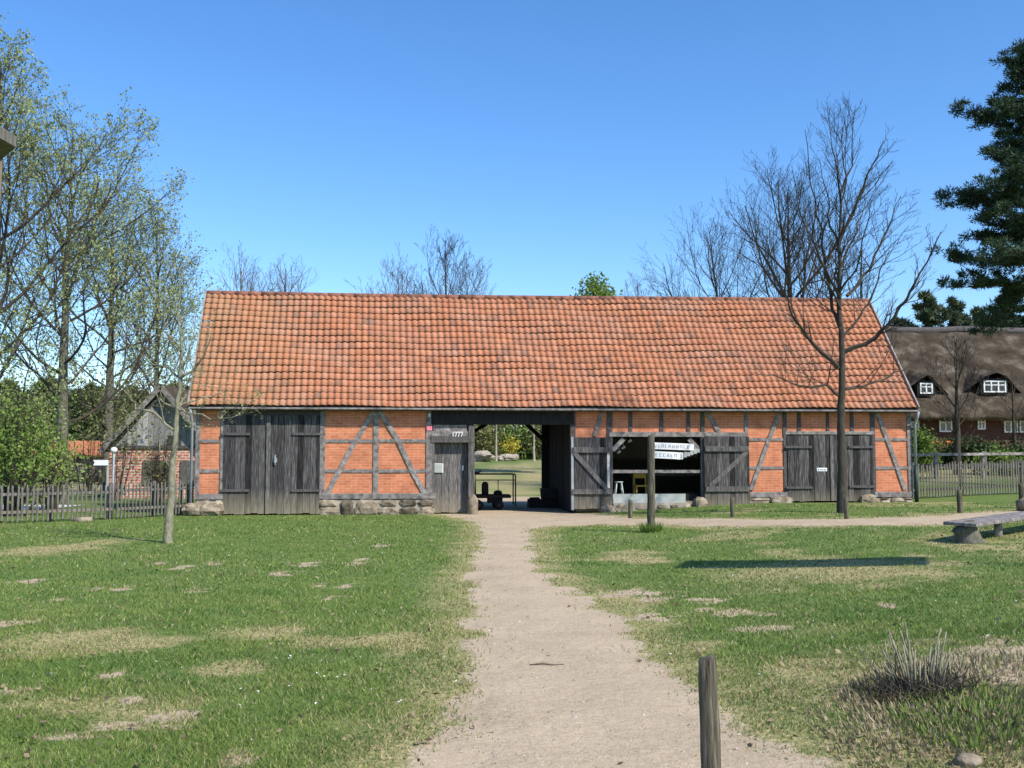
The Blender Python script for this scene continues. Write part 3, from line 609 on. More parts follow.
# banners
def banner(a,b,pyt,pyb,seed,label):
    o=thing('banner',label,'banner'); sa,z1=wl(a,pyt); sb,z1b=wl(b,pyt+1.6); z0=ZZ(a,pyb); z0b=ZZ(b,pyb+1.4)
    o.location=toW((sa+sb)/2,.0,z0); o.rotation_euler=(0,0,BANG); h=(sb-sa)/2
    mb=MB(); n=14; vs=[]
    for i in range(n+1):
        t=i/n; x=-h+2*h*t; y=.015*math.sin(t*9)
        vs+= [(x,y,(z0b-z0)*t),(x,y,z1-z0+(z1b-z1)*t),(x,y+.006,(z0b-z0)*t),(x,y+.006,z1-z0+(z1b-z1)*t)]
    fs=[]
    for i in range(n):
        q=i*4; fs+=[(q,q+4,q+5,q+1),(q+2,q+3,q+7,q+6),(q+1,q+5,q+7,q+3),(q,q+2,q+6,q+4)]
    mb.add(vs,fs); mb.build('cloth',M['white'],o)
    r=random.Random(seed); mb=MB(); x=-h+.08
    while x<h-.16:
        w=r.uniform(.05,.075); t=(x+h)/(2*h); zz=(z0b-z0)*t+.05; y=.015*math.sin(t*9)-.008; hh=(z1-z0)-.1; st=.014
        mb.box(x,x+st,y-.004,y,zz,zz+hh)
        k=r.random()
        if k<.6: mb.box(x+w-st,x+w,y-.004,y,zz,zz+hh)
        if k<.3 or k>.7: mb.box(x+st,x+w-st,y-.004,y,zz+hh-st,zz+hh)
        if k>.45: mb.box(x+st,x+w-st,y-.004,y,zz,zz+st)
        if .2<k<.8: mb.box(x+st,x+w-st,y-.004,y,zz+hh*.45,zz+hh*.45+st)
        x+=w+.045
    mb.build('lettering',M['ink'],o); return o
banner(652,694,442.3,449,3,'upper white banner of grey capitals hanging inside the display bay')
banner(653,683,451,458,5,'lower and shorter white banner of grey letters hanging inside the display bay')
# stool and chair
def stool():
    c=toW(S(618.5,.8),.8,.34); o=thing('stool','small white metal stool behind the glass of the display bay','stool',c,BANG)
    top=.56
    q=MB(); q.tube([(0,0,top-.03),(0,0,top)],[.13,.14],14); q.build('seat',M['white'],o,True)
    for i in range(4):
        a=PI/4+i*PI/2; q=MB(); q.tube([(.1*math.cos(a),.1*math.sin(a),top-.03),(.2*math.cos(a),.2*math.sin(a),0)],[.02,.016],6); q.build('leg',M['white'],o,True)
stool()
def chair():
    c=toW(S(641,1.1),1.1,.34); o=thing('chair','yellow wooden chair behind the glass near the tall post','chair',c,BANG)
    q=MB(); q.box(-.2,.2,-.2,.2,.4,.44); q.build('seat',M['yellow'],o,bev=.01)
    for x in (-.18,.18):
        for y in (-.18,.18): q=MB(); q.box(x-.02,x+.02,y-.02,y+.02,0,.4); q.build('leg',M['yellow'],o)
    q=MB(); q.box(-.2,-.16,.2,.24,.3,.85); q.box(.16,.2,.2,.24,.3,.85); q.box(-.16,.16,.205,.23,.65,.82); q.build('backrest',M['yellow'],o,bev=.006)
chair()
# crumpled sheet + things on a shelf inside
q=MB(); 
for i in range(7): q.box(-.35+i*.1,-.26+i*.1,-.01-.01*(i%2),.01,.0+.035*i,.13+.03*i+.02*(i%3))
o=q.build('folded_cloth',M['pale_panel']); o.location=toW(S(689),.03,ZZ(688,457)-.08); o.rotation_euler=(0,0,BANG); tag(o,'pale blue folded cloth hanging at the right end of the lower banner','cloth')
for px,py,lab in ((619,452,'small white lamp spot high in the dark display bay, lowest of three'),(623.5,447.5,'white angled lamp tube in the dark display bay, middle of three'),(630,441,'small white lamp spot in the dark display bay, topmost of three')):
    q=MB(); q.tube([(-.05,0,-.03),(0,0,0),(.05,0,.035)],[.03,.04,.03],8); q.tube([(0,0,.0),(0,0,.12)],[.006,.006],5); o=q.build('spot_lamp',M['white'],None,True); o.location=toW(S(px,.5),.5,ZZ(px,py,.5)); o.rotation_euler=(0,0,BANG); tag(o,lab,'lamp',group='lamps inside the display bay')
q=MB(); q.box(-1.2,1.2,-.2,.2,.72,.76); 
for x in (-1.1,1.05): 
    for y in (-.16,.12): q.box(x,x+.05,y,y+.05,0,.72)
o=q.build('table',M['old_wood']); o.location=toW(S(668,1.8),1.8,.34); o.rotation_euler=(0,0,BANG); tag(o,'long dim wooden table inside the display bay','table')
# ------------------------------------------------------------------ cart in the passage
c=toW(S(494,2.7),2.7); c.z=hz(c.x,c.y)
ct=thing('farm_cart','low dark farm cart with a green tube rail standing in the passage','cart',c,BANG)
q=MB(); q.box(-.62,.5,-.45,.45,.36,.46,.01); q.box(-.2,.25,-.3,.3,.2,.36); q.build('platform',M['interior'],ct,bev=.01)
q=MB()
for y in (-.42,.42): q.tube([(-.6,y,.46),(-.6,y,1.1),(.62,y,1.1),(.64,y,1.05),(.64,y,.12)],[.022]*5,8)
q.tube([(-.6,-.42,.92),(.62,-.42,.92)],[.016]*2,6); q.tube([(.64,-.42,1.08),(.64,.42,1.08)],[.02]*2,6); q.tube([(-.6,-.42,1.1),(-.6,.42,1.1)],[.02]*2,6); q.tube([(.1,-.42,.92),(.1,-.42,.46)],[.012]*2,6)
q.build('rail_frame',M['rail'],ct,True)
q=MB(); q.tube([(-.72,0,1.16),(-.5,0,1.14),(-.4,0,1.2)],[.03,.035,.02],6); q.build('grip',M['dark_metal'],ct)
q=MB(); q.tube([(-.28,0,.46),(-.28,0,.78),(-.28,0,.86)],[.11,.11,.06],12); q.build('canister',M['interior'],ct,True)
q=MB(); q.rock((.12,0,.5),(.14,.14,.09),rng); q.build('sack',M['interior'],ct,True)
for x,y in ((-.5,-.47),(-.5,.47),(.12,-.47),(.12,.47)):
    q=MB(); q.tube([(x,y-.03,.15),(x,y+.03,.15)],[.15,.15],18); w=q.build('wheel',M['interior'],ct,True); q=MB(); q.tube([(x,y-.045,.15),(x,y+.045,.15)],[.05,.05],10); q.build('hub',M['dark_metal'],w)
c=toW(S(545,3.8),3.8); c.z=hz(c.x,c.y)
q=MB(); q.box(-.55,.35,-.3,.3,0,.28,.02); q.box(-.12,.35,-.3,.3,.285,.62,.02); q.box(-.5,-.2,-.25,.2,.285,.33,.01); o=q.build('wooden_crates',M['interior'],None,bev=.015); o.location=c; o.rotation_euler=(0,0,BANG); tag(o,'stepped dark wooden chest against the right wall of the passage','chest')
c=toW(S(548,4.7),4.7)
# ------------------------------------------------------------------ bollards and posts
def bollard(px,pyt,pyb,w,label,lean=0,grp='short wooden posts along the cross path',Y=None):
    if Y: p=at(px,pyb,Y); p.z=hz(p.x,p.y)
    else: p=G(px,pyb)
    top=at(px,pyt,p.y).z-p.z; r=w/F*p.y/2
    mb=MB(); rr=random.Random(px)
    n=8; pts=[];ra=[]
    for i in range(n+1):
        t=i/n; pts.append((lean*t+.004*rr.uniform(-1,1),.004*rr.uniform(-1,1),-.15+(top+.15)*t)); ra.append(r*(1+.05*rr.uniform(-1,1)))
    ra[-1]=r*.9; pts.append((lean,0,top+.008)); ra.append(r*.72)
    mb.tube(pts,ra,14); o=mb.build('wooden_post',M['post'],None,True); o.location=p; tag(o,label,'post',grp); return o
o=bollard(711.5,658.5,799,19,'thick round wooden bollard close to the camera at the right edge of the path',.0,None,4.82)
o.rotation_euler=(0,R(-1.0),0)
bollard(590,497,511.5,4.5,'short grey post in front of the left open shutter')
bollard(630.5,500,518,4.5,'short dark post left of the tall post, in front of the display bay')
bollard(732.5,498,517.5,4.5,'short grey post in front of the right open shutter')
bollard(846.5,498,519,4.5,'short grey post at the foot of the bare tree before the right double door')
bollard(960,490,513,5.5,'short dark post beside the cross path, in front of the right picket fence')
bollard(1022.5,484,508,6,'short dark post at the right edge behind the plank bench')
o=bollard(651,436,532,7.5,'tall slim weathered wooden pole standing alone in the grass before the display bay',.02,None)
def tufts(name,c,r,n,hh,mat,label,cat,seed,kind='stuff',up=1.):
    rs=np.random.RandomState(seed); a=rs.rand(n)*2*PI; q=np.sqrt(rs.rand(n))*r; x=c[0]+q*np.cos(a); y=c[1]+q*np.sin(a); z=H(x,y)-.005
    h=hh*(.4+.9*rs.rand(n)); w=.006+.006*rs.rand(n); b=rs.rand(n)*2*PI; le=h*(.15+.7*rs.rand(n))*up; la=a+rs.randn(n)*.6
    V=np.empty((n,3,3)); V[:,0]=np.stack([x-np.cos(b)*w,y-np.sin(b)*w,z],1); V[:,1]=np.stack([x+np.cos(b)*w,y+np.sin(b)*w,z],1); V[:,2]=np.stack([x+np.cos(la)*le,y+np.sin(la)*le,z+h],1)
    return tag(np_mesh(name,V.reshape(-1,3),np.arange(3*n).reshape(-1,3),M[mat]),label,cat,kind=kind)
p=G(651,532); tufts('grass_tuft',(p.x,p.y),.2,500,.2,'leaf_bright','tall green grass tuft round the foot of the tall pole','grass',3)
# ------------------------------------------------------------------ plank bench (right)
A=G(962,543); B_=at(1075,500,20.5)
bz=thing('plank_bench','long split plank bench on stump supports running off the right edge','bench',A)
tl=at(962,524,A.y); hgt=tl.z-A.z
dirv=Vector((B_.x-A.x,B_.y-A.y,0)); L=dirv.length; dirv.normalize()
rise=hz(B_.x,B_.y)-A.z+.02
for i in range(3):
    q=MB(); off=Vector((-dirv.y,dirv.x,0))*(-.2+.2*i); st=-.18+.1*i
    q.beam(dirv*st+off+Vector((0,0,hgt)),dirv*(L+1)+off+Vector((0,0,hgt+rise*(L+1)/L)),.185,.055,up=(0,0,1)); q.build('seat_plank',M['timber'],bz,bev=.01)
q=MB(); rr=random.Random(3); q.tube([(.12,0,-.1),(.1,0,.06),(.06,0,.2),(.02,0,hgt-.03)],[.3,.2,.17,.19],10); q.build('stump',M['bark_grey'],bz,True)
for t in (1.5,3.4,5.4):
    q=MB(); p=dirv*t; zz=rise*t/L; w_=hz(A.x+p.x,A.y+p.y)-A.z; q.tube([(p.x,p.y-.1,w_-.1),(p.x,p.y-.1,hgt+zz-.03)],[.07,.065],8); q.build('leg',M['timber'],bz,True)
p=G(1032,511); q=MB(); q.rock((0,0,.12),(.38,.3,.2),rng,11); o=q.build('boulder',M['stone'],None,True); o.location=p; tag(o,'rounded grey boulder at the right edge behind the plank bench','stone')
# small loose stones and sticks
p=G(968,765); q=MB(); q.rock((0,0,.02),(.07,.05,.035),rng,9); o=q.build('stone',M['stone'],None,True); o.location=p; tag(o,'small grey stone lying at the bottom edge right of the bollard','stone')
p=G(545,666); q=MB(); q.tube([(-.12,0,.01),(-.02,.01,.018),(.06,-.005,.012),(.15,.02,.01)],[.004,.007,.006,.003],5); o=q.build('twig',M['bark_pale'],None,True); o.location=p; tag(o,'short brown twig lying across the middle of the sandy path','twig')
p=G(62,520); q=MB(); q.tube([(0,0,-.05),(0,0,.1)],[.25,.22],12); o=q.build('tree_stump',M['stone'],None,True); o.location=G(83,521); tag(o,'low pale sawn tree stump in front of the left picket fence','tree stump')
# gravel on the path (stuff)
rs=np.random.RandomState(5); n=3500; u=rs.rand(n); yy=1/(1/4.3+(1/28-1/4.3)*u); xx=(rs.rand(n)*2-1)*4+.5; pj=masks(xx,yy)[0]; k=pj<.1; xx,yy=xx[k],yy[k]; n=len(xx); sz=.003+.008*rs.rand(n)**3+.0004*yy
base=np.array([[1,0,0],[-.5,.8,0],[-.5,-.8,0],[0,0,.9]]); V=(np.stack([xx,yy,H(xx,yy)+.006],1)[:,None,:]+base[None]*sz[:,None,None]*(0.7+.6*rs.rand(n,4,1)))
Fi=(np.arange(n)[:,None,None]*4+np.array([[0,1,3],[1,2,3],[2,0,3]])[None]).reshape(-1,3)
tag(np_mesh('gravel',V.reshape(-1,3),Fi,rough_mat('pebbles',(.2,.16,.12),(.5,.45,.4),30,island=.5)),'small loose pebbles scattered over the sandy path','gravel',kind='stuff')
rs=np.random.RandomState(15); n=1500; u=rs.rand(n); yy=1/(1/4.3+(1/24-1/4.3)*u); xx=(rs.rand(n)*2-1)*(yy*.6+1); k=(masks(xx,yy)[0]>.0)|(rs.rand(n)<.12); xx,yy=xx[k],yy[k]; n=len(xx); c=np.stack([xx,yy,H(xx,yy)+.012+.02*rs.rand(n)],1)
a=rs.randn(n,3)*[1,1,.35]; a/=np.linalg.norm(a,axis=1)[:,None]; b=rs.randn(n,3)*[1,1,.35]; b-=a*(a*b).sum(1)[:,None]; b/=np.linalg.norm(b,axis=1)[:,None]; sz=((.006+.012*rs.rand(n))*(1+.03*yy))[:,None]
tag(np_mesh('fallen_leaves',np.stack([c-a*sz*1.5,c+b*sz*.8,c+a*sz*1.5,c-b*sz*.8],1).reshape(-1,3),np.arange(4*n).reshape(-1,4),M['dead_leaf'],k=4),'small dead brown leaves scattered over lawn and path','leaves',kind='stuff')
# daisies
rs=np.random.RandomState(8); pts=[]
for (px,py,n,sx_,sy_) in ((322,670,14,28,12),(155,669,2,6,2),(600,545,26,90,16),(800,540,50,160,20),(620,620,12,60,20),(150,560,30,180,18),(300,690,14,120,30),(850,600,30,120,40)):
    for i in range(n):
        p=G(px+rs.randn()*sx_,max(530,py+rs.randn()*sy_)); pts.append(p)
V=[];Fq=[]
for p in pts:
    if float(masks(np.array([p.x]),np.array([p.y]))[0][0])<.1: continue
    r=.006+.0005*p.y; t=rs.rand()*6
    o_=len(V); V.append((p.x,p.y,p.z+.045)); 
    for k in range(6): V.append((p.x+r*math.cos(t+k*PI/3),p.y+r*math.sin(t+k*PI/3),p.z+.05+rs.randn()*.003))
    for k in range(6): Fq.append((o_,o_+1+k,o_+1+(k+1)%6))
tag(np_mesh('daisies',V,Fq,M['daisy']),'tiny white daisies dotted through the meadow grass','flowers',kind='stuff')
# ------------------------------------------------------------------ fences
def picket_fence(name,label,A,B,sp,h,pw,posts,dark=False,seed=1,hp=None):
    r=random.Random(seed); A=Vector(A);B=Vector(B); L=(B-A).length; u=(B-A)/L; ang=math.atan2(u.y,u.x)
    f=thing(name,label,'fence',(A.x,A.y,hz(A.x,A.y)),ang); z0=hz(A.x,A.y)
    gg=lambda t:hz(A.x+u.x*t,A.y+u.y*t)-z0
    proto=MB(); proto.add([(-pw/2,-.012,0),(pw/2,-.012,0),(pw/2,.012,0),(-pw/2,.012,0),(-pw/2,-.012,h-.04),(pw/2,-.012,h-.04),(pw/2,.012,h-.04),(-pw/2,.012,h-.04),(0,-.012,h),(0,.012,h)],[(3,2,1,0),(0,1,5,8,4),(2,3,7,9,6),(1,2,6,5),(3,0,4,7),(5,6,9,8),(7,4,8,9)])
    p0=proto.build('picket',M['picket'],f); n=int(L/sp)
    for i in range(n+1):
        o=p0 if i==0 else p0.copy()
        if i: COL.objects.link(o)
        t=i*sp; o.location=(t+r.uniform(-.012,.012),-.03,gg(t)+.05+r.uniform(-.02,.02)); o.rotation_euler=(0,r.uniform(-.025,.025),0); o.scale=(r.uniform(.8,1.2),1,r.uniform(.96,1.05))
    for zz in (.22,h-.2):
        q=MB(); ts=[L*i/8 for i in range(9)]
        for a,b in zip(ts[:-1],ts[1:]): q.beam((a,.01,gg(a)+zz+.05),(b,.01,gg(b)+zz+.05),.07,.045,up=(0,1,0))
        q.build('rail',M['old_wood'],f)
    for t in posts:
        q=MB(); q.tube([(t,.08,gg(t)-.1),(t,.08,gg(t)+(hp or h)+.08)],[.06,.055],8); q.build('post',M['timber_dark'],f,True)
    return f
a=G(-70,526); b=G(112,519.5); LL=(b-a).length
picket_fence('picket_fence','grey picket fence before the road, left of the white signpost',(a.x,a.y,0),(b.x,b.y,0),.118,.86,.042,[LL*(-0+x) for x in (.02,.36,.645,.995)],seed=2)
a=G(116,519.5); b=G(192,515); LL=(b-a).length
picket_fence('picket_fence','grey picket fence between the white signpost and the barn corner',(a.x,a.y,0),(b.x,b.y,0),.118,.9,.042,[LL*.5,LL*.86,LL*.98],seed=5)
a=toW(BLEN+.2,1.6); b=Vector((22,35.2,0)); LL=(b-a).length
picket_fence('picket_fence','dark picket fence right of the barn on the grass bank',(a.x,a.y,0),(b.x,b.y,0),.108,1.05,.05,[.45,.72,2.55,4.9,7.0,9],seed=9)
# rail fence behind
def rail_fence():
    A=Vector((13.2,41.5,0)); B=Vector((30,44,0)); f=thing('rail_fence','pale topped horizontal rail fence in front of the thatched house','fence',(A.x,A.y,hz(A.x,A.y))); z0=hz(A.x,A.y); n=8
    for i in range(n):
        p=A+(B-A)*i/n; z=hz(p.x,p.y)-z0; q=MB(); q.box(p.x-A.x-.08,p.x-A.x+.08,p.y-A.y-.08,p.y-A.y+.08,z-.1,z+1.12); q.build('post',M['timber'],f)
    for k,(zz,m) in enumerate(((1.0,'timber'),(.55,'timber_dark'))):
        q=MB()
        for i in range(n):
            p=A+(B-A)*i/n; p2=A+(B-A)*(i+1)/n; q.beam(p-A+Vector((0,-.1,hz(p.x,p.y)-z0+zz)),p2-A+Vector((0,-.1,hz(p2.x,p2.y)-z0+zz)),.11,.05,up=(0,1,0))
        q.build('rail',M[m],f)
rail_fence()
# signpost and lamp post at the left
p=at(107,458,27.); p.z=hz(p.x,p.y); t=at(107,460,27.).z-p.z
o=thing('signpost','slim white signpost with a blank pointing board by the picket fence','signpost',p)
q=MB(); q.box(.01,.05,-.02,.02,-.1,t+.0); q.build('post',M['pale_panel'],o)
q=MB(); q.add([(-.34,-.05,t-.14),(.05,-.05,t-.14),(.05,-.05,t),(-.34,-.05,t),(-OV,-.05,t-.07)]+[(-.34,-.035,t-.14),(.05,-.035,t-.14),(.05,-.035,t),(-.34,-.035,t),(-OV,-.035,t-.07)],[(0,1,2,3,4),(9,8,7,6,5),(0,5,6,1),(1,6,7,2),(2,7,8,3),(3,8,9,4),(4,9,5,0)]); q.build('board',M['white'],o)
p=at(113.8,458,29.); p.z=hz(p.x,p.y); t=at(114,450,29.).z-p.z
o=thing('lamp_post','thin grey lamp post with a small white globe beside the signpost','lamp post',p)
q=MB(); q.tube([(0,0,-.1),(0,0,t-.08)],[.035,.03],8); q.build('pole',M['metal'],o,True)
q=MB(); q.tube([(0,0,t-.09),(0,0,t-.05),(0,0,t),(0,0,t+.05),(0,0,t+.08)],[.03,.08,.1,.08,.03],12); q.build('globe',M['white'],o,True)
# top-left roof corner on a post (near)
Yk=7.0; tip=at(16,147,Yk); zg=hz(tip.x,Yk)
o=thing('roofed_sign','brown weathered corner of a flat board roof on a slim post at the left edge','roof',(tip.x,Yk,zg)); zz=tip.z-zg
e1=Vector((-.06,-1.,0))*1.9; e2=Vector((-.64,.77,0))*1.9
q=MB(); c=[Vector((0,0,zz)),Vector((0,0,zz))+e1,Vector((0,0,zz))+e1+e2,Vector((0,0,zz))+e2]; m4=(c[0]+c[2])/2
q.add(c+[p+Vector((0,0,.075)) for p in c]+[m4+Vector((0,0,.5))],[(3,2,1,0),(0,1,5,4),(1,2,6,5),(2,3,7,6),(3,0,4,7),(4,5,8),(5,6,8),(6,7,8),(7,4,8)]); q.build('roof',M['picket'],o)
q=MB(); p=at(-1,160,7.35); q.tube([(p.x-tip.x-.1,.35,-.1),(p.x-tip.x-.02,.35,zz)],[.05,.045],8); q.build('post',M['bark_pale'],o,True)
q=MB(); q.tube([(-1.5,-.6,-.1),(-1.5,-.6,zz)],[.06,.06],8); q.build('post',M['bark_pale'],o,True)
# ------------------------------------------------------------------ far buildings
# grey plank gable shed
def shed():
    Yd=41.; ap=at(164,387,Yd); zb=hz(ap.x,ap.y); o=thing('plank_barn','small shed with grey plank gable above pink brickwork left of the barn','shed',(ap.x,Yd,zb)); az=ap.z-zb
    hw=2.12; sl=1.12; ez=az-hw*sl; bzt=at(150,446,Yd).z-zb
    q=MB(); q.box(-hw,hw,0,7,-.2,bzt); q.build('brick_wall',M['brick_far'],o)
    q=MB(); s=-hw
    while s<hw:
        w=min(.22,hw-s); t0=az-abs(s)*sl-.08; t1=az-abs(s+w)*sl-.08
        q.add([(s+.006,-.03,bzt-.05),(s+w-.006,-.03,bzt-.05),(s+w-.006,-.03,max(t1,bzt)),(s+.006,-.03,max(t0,bzt)),(s+.006,.05,bzt-.05),(s+w-.006,.05,bzt-.05),(s+w-.006,.05,max(t1,bzt)),(s+.006,.05,max(t0,bzt))],[(0,1,2,3),(7,6,5,4),(0,4,5,1),(1,5,6,2),(2,6,7,3),(3,7,4,0)]); s+=w
    q.build('plank_gable',M['light_planks'],o)
    q=MB(); q.box(-hw-.05,hw+.05,-.06,.02,bzt-.1,bzt+.02); q.build('beam',M['timber_dark'],o)
    q=MB()
    for sg in (-1,1): q.beam((0,3.4,az+.06),(sg*(hw+.2),3.4,az+.06-(hw+.2)*sl),7.6,.12,up=(sg*sl,0,1))
    rf=q.build('roof',M['thatch'],o)
    for sg in (-1,1): q=MB(); q.beam((0,-.43,az-.02),(sg*(hw+.2),-.43,az-.02-(hw+.2)*sl),.05,.2,up=(sg*sl,0,1)); q.build('barge_board',M['timber'],rf)
    for x0,x1 in ((-.75,.3),(.75,1.5)):
        q=MB(); planks(q,x0,x1,.55,1.5,-.03,.03,.17,0); q.build('hatch',M['old_wood'],o)
    q=MB(); q.box(.2,.75,-.05,-.032,1.75+.2,2.5); q.build('window',M['pane'],o)
shed()
def red_shed():
    Yd=62.; p=at(70,488,Yd); zb=hz(at(70,458,Yd).x,Yd); x0=at(38,458,Yd).x; x1=at(110,458,Yd).x; o=thing('red_roofed_shed','low shed with orange tiled roofs behind the trees at far left','shed',(x0,Yd,zb)); L=x1-x0
    rz=at(70,441,Yd).z-zb; ez=at(70,456,Yd).z-zb
    q=MB(); q.box(.3,L-.2,0,4,-.2,ez+.05); q.build('wall',M['timber'],o)
    q=MB(); q.box(2.4,3.6,-.04,.02,.1,ez-.6); q.build('brick_panel',M['brick_far'],o)
    q=MB(); q.beam((L/2+.0,-.5,ez),(L/2,2,rz),L+.4,.12,up=(0,-1,1)); q.beam((L/2,4.5,ez),(L/2,2,rz),L+.4,.12,up=(0,1,1)); q.build('roof',M['red_roof'],o)
    q=MB(); q.beam((1.3,-2.6,ez-1.3),(1.3,-.3,ez+.25),2.1,.1,up=(0,-1,1)); q.build('porch_roof',M['red_roof'],o)
    for x in (.5,2.1): q=MB(); q.box(x,x+.12,-2.3,-2.18,-.1,ez-1.3); q.build('porch_post',M['timber'],o)
    q=MB(); rr=random.Random(8)
    for i in range(22): q.rock((-1+i*.45,-3.4,.25),(.27,.3,.42),rr)
    w=q.build('stone_wall',M['stone'],None,True); w.location=(x0,Yd,zb); tag(w,'low rough stone wall in front of the red roofed shed','wall')
red_shed()
# thatched house
def house():
    Yd=54.; zb=hz(22,Yd); x0=15.; o=thing('thatched_house','large dark thatched farmhouse with white windows behind the trees at right','house',(x0,Yd,zb),R(2)); L=34
    ez=at(1000,412,Yd).z-zb; rz=at(960,330,Yd+5.5).z-zb
    q=MB(); q.box(.5,L,0,11,-.3,ez+.1); q.build('wall',M['dark_brick'],o)
    # thatch roof as a grid with rounded ridge
    q=MB(); nu,nv=60,14; vs=[]; rr=random.Random(2)
    for i in range(nu+1):
        for j in range(nv+1):
            t=j/nv; x=-.3+(L+.6)*i/nu; y=-.9+6.4*t; z=ez-.25+(rz-ez+.25)*(t**.92)
            vs.append((x,y+rr.uniform(-.03,.03),z+rr.uniform(-.05,.05)+(.06*rr.random() if j==0 else 0)))
    fs=[(i*(nv+1)+j,(i+1)*(nv+1)+j,(i+1)*(nv+1)+j+1,i*(nv+1)+j+1) for i in range(nu) for j in range(nv)]
    b0=len(vs)
    for i in range(nu+1): x=-.3+(L+.6)*i/nu; vs.append((x,-.75,ez-.45+rr.uniform(-.04,.04))); vs.append((x,12,ez-.4))
    for i in range(nu):
        fs.append((b0+2*i,b0+2*i+2,(i+1)*(nv+1),i*(nv+1))); fs.append((i*(nv+1)+nv,(i+1)*(nv+1)+nv,b0+2*i+3,b0+2*i+1)); fs.append((b0+2*i+1,b0+2*i+3,b0+2*i+2,b0+2*i))
    q.add(vs,fs); rf=q.build('thatched_roof',M['thatch'],o,True)
    q=MB(); q.tube([(-.3+(L+.6)*i/20,5.5,rz+.02+.05*math.sin(i*2.)) for i in range(21)],[.22]*21,8); q.build('ridge_cap',M['timber_dark'],rf,True)
    def lx(px,Yq,py=420): p=at(px,py,Yq); return (p.x-x0)*math.cos(R(2))+(Yq-Yd)*math.sin(R(2)),p.z-zb
    # dormers
    for px,py,w,h in ((928,388,13,11),(998,386,23,12)):
        y=1.6
        for _ in range(8):
            cx,cz=lx(px,Yd+y,py); t_=max(0.,(cz-h/F*Yd/2-.15-(ez-.25))/(rz-ez+.25)); y=-.9+6.4*t_**(1/.92)-.15; W=w/F*(Yd+y)/2; Hh=h/F*(Yd+y)/2
        q=MB(); pts=[(cx-W-1.1,y+.35,cz-Hh-.1),(cx-W*.9,y-.25,cz+Hh+.22),(cx,y-.35,cz+Hh+.4),(cx+W*.9,y-.25,cz+Hh+.22),(cx+W+1.1,y+.35,cz-Hh-.1)]
        q.add(pts+[(p[0],p[1]+2.6,p[2]+.5) for p in pts],[(i,i+1,i+6,i+5) for i in range(4)]+[(0,5,6,7,8,9,4)]); d=q.build('dormer',M['thatch'],o)
        q=MB(); q.box(cx-W-.12,cx+W+.12,y,y+.1,cz-Hh-.1,cz+Hh+.12); q.build('dormer_face',M['interior'],d)  # near-black face carries the shade of the thatch recess in its colour
        window(o,cx,cz,W,Hh,y-.06,2 if w<20 else 3)
    for px,py,w,h in ((939,425,13,15),(908,424,9,9),(1004.5,424,14,18),(1020,424,14,18),(1040,424,15,16),(975,424,8,12)):
        cx,cz=lx(px,Yd+1,py); window(o,cx,cz,w/F*Yd/2,h/F*Yd/2,-.08,2)
    q=MB(); q.box(lx(930,Yd)[0],lx(946,Yd)[0],-1.5,-1.1,.25,.6); q.build('planter',M['dark_brick'],o)
    fx=MB(); rr=random.Random(6); c0=lx(937,Yd)[0]
    for i in range(40): fx.rock((c0+rr.uniform(-.9,.9),-1.3+rr.uniform(-.2,.2),.72+rr.uniform(-.08,.1)),(.09,.09,.07),rr,5)
    fx.build('flowers',M['orange'],o)
def window(o,cx,cz,W,Hh,y,nm):
    q=MB(); t=.07
    q.box(cx-W,cx+W,y,y+.05,cz+Hh-t,cz+Hh); q.box(cx-W,cx+W,y,y+.05,cz-Hh,cz-Hh+t)
    for i in range(nm+1): x=cx-W+(2*W-t)*i/nm; q.box(x,x+t,y-.003,y+.053,cz-Hh+.001,cz+Hh-.001)
    q.box(cx-W+t,cx+W-t,y+.004,y+.046,cz+Hh*.25-.025,cz+Hh*.25+.025)
    w=q.build('window',M['white'],o); q=MB(); q.box(cx-W+.02,cx+W-.02,y+.02,y+.03,cz-Hh+.02,cz+Hh-.02); q.build('pane',M['pane'],w)
house()
# ------------------------------------------------------------------ trees
def sub(v,rng,a): return (v+Vector((rng.gauss(0,a),rng.gauss(0,a),rng.gauss(0,a)))).normalized()
def branch(mb,p,d,L,r,lev,mx,rng,tips,up=.12,dens=1.,minr=.004,wig=.13,cr=.6,ang=(.4,.85)):
    n=max(3,min(9,int(L/.35))); pts=[p.copy()]; ra=[r]; dirs=[d.copy()]; q=p.copy(); dd=d.copy(); fin=.3 if lev<mx else .4
    for i in range(n):
        dd=sub(dd+Vector((0,0,up)),rng,wig/ (1+.3*lev)); q=q+dd*(L/n); pts.append(q.copy()); ra.append(max(minr*.8,r*(1-(1-fin)*(i+1)/n))); dirs.append(dd.copy())
    mb.tube(pts,ra,6 if r>.04 else (4 if r>.015 else 3),False)
    if lev>=mx or L<.3:
        tips.append((pts[-1],dd)); tips.append((pts[len(pts)//2],dd)); return
    nc=max(2,int((3+L*1.5)*dens))
    for k in range(nc):
        t=.18+.82*(k+rng.random()*.8)/nc; i=min(len(pts)-2,int(t*n)); f=t*n-i; f=min(max(f,0),1); b=pts[i].lerp(pts[i+1],f); bd=dirs[i+1]
        ax=bd.orthogonal().normalized(); ax.rotate(Matrix.Rotation(rng.random()*2*PI,3,bd)); 
        nd=bd.copy(); nd.rotate(Matrix.Rotation(rng.uniform(*ang),3,ax))
        cl=L*cr*(1.15-.65*t)*rng.uniform(.65,1.15)
        branch(mb,b,nd,cl,max(minr,ra[i]*.55),lev+1,mx,rng,tips,up*.9,dens,minr,wig,cr,ang)
    tips.append((pts[-1],dd))
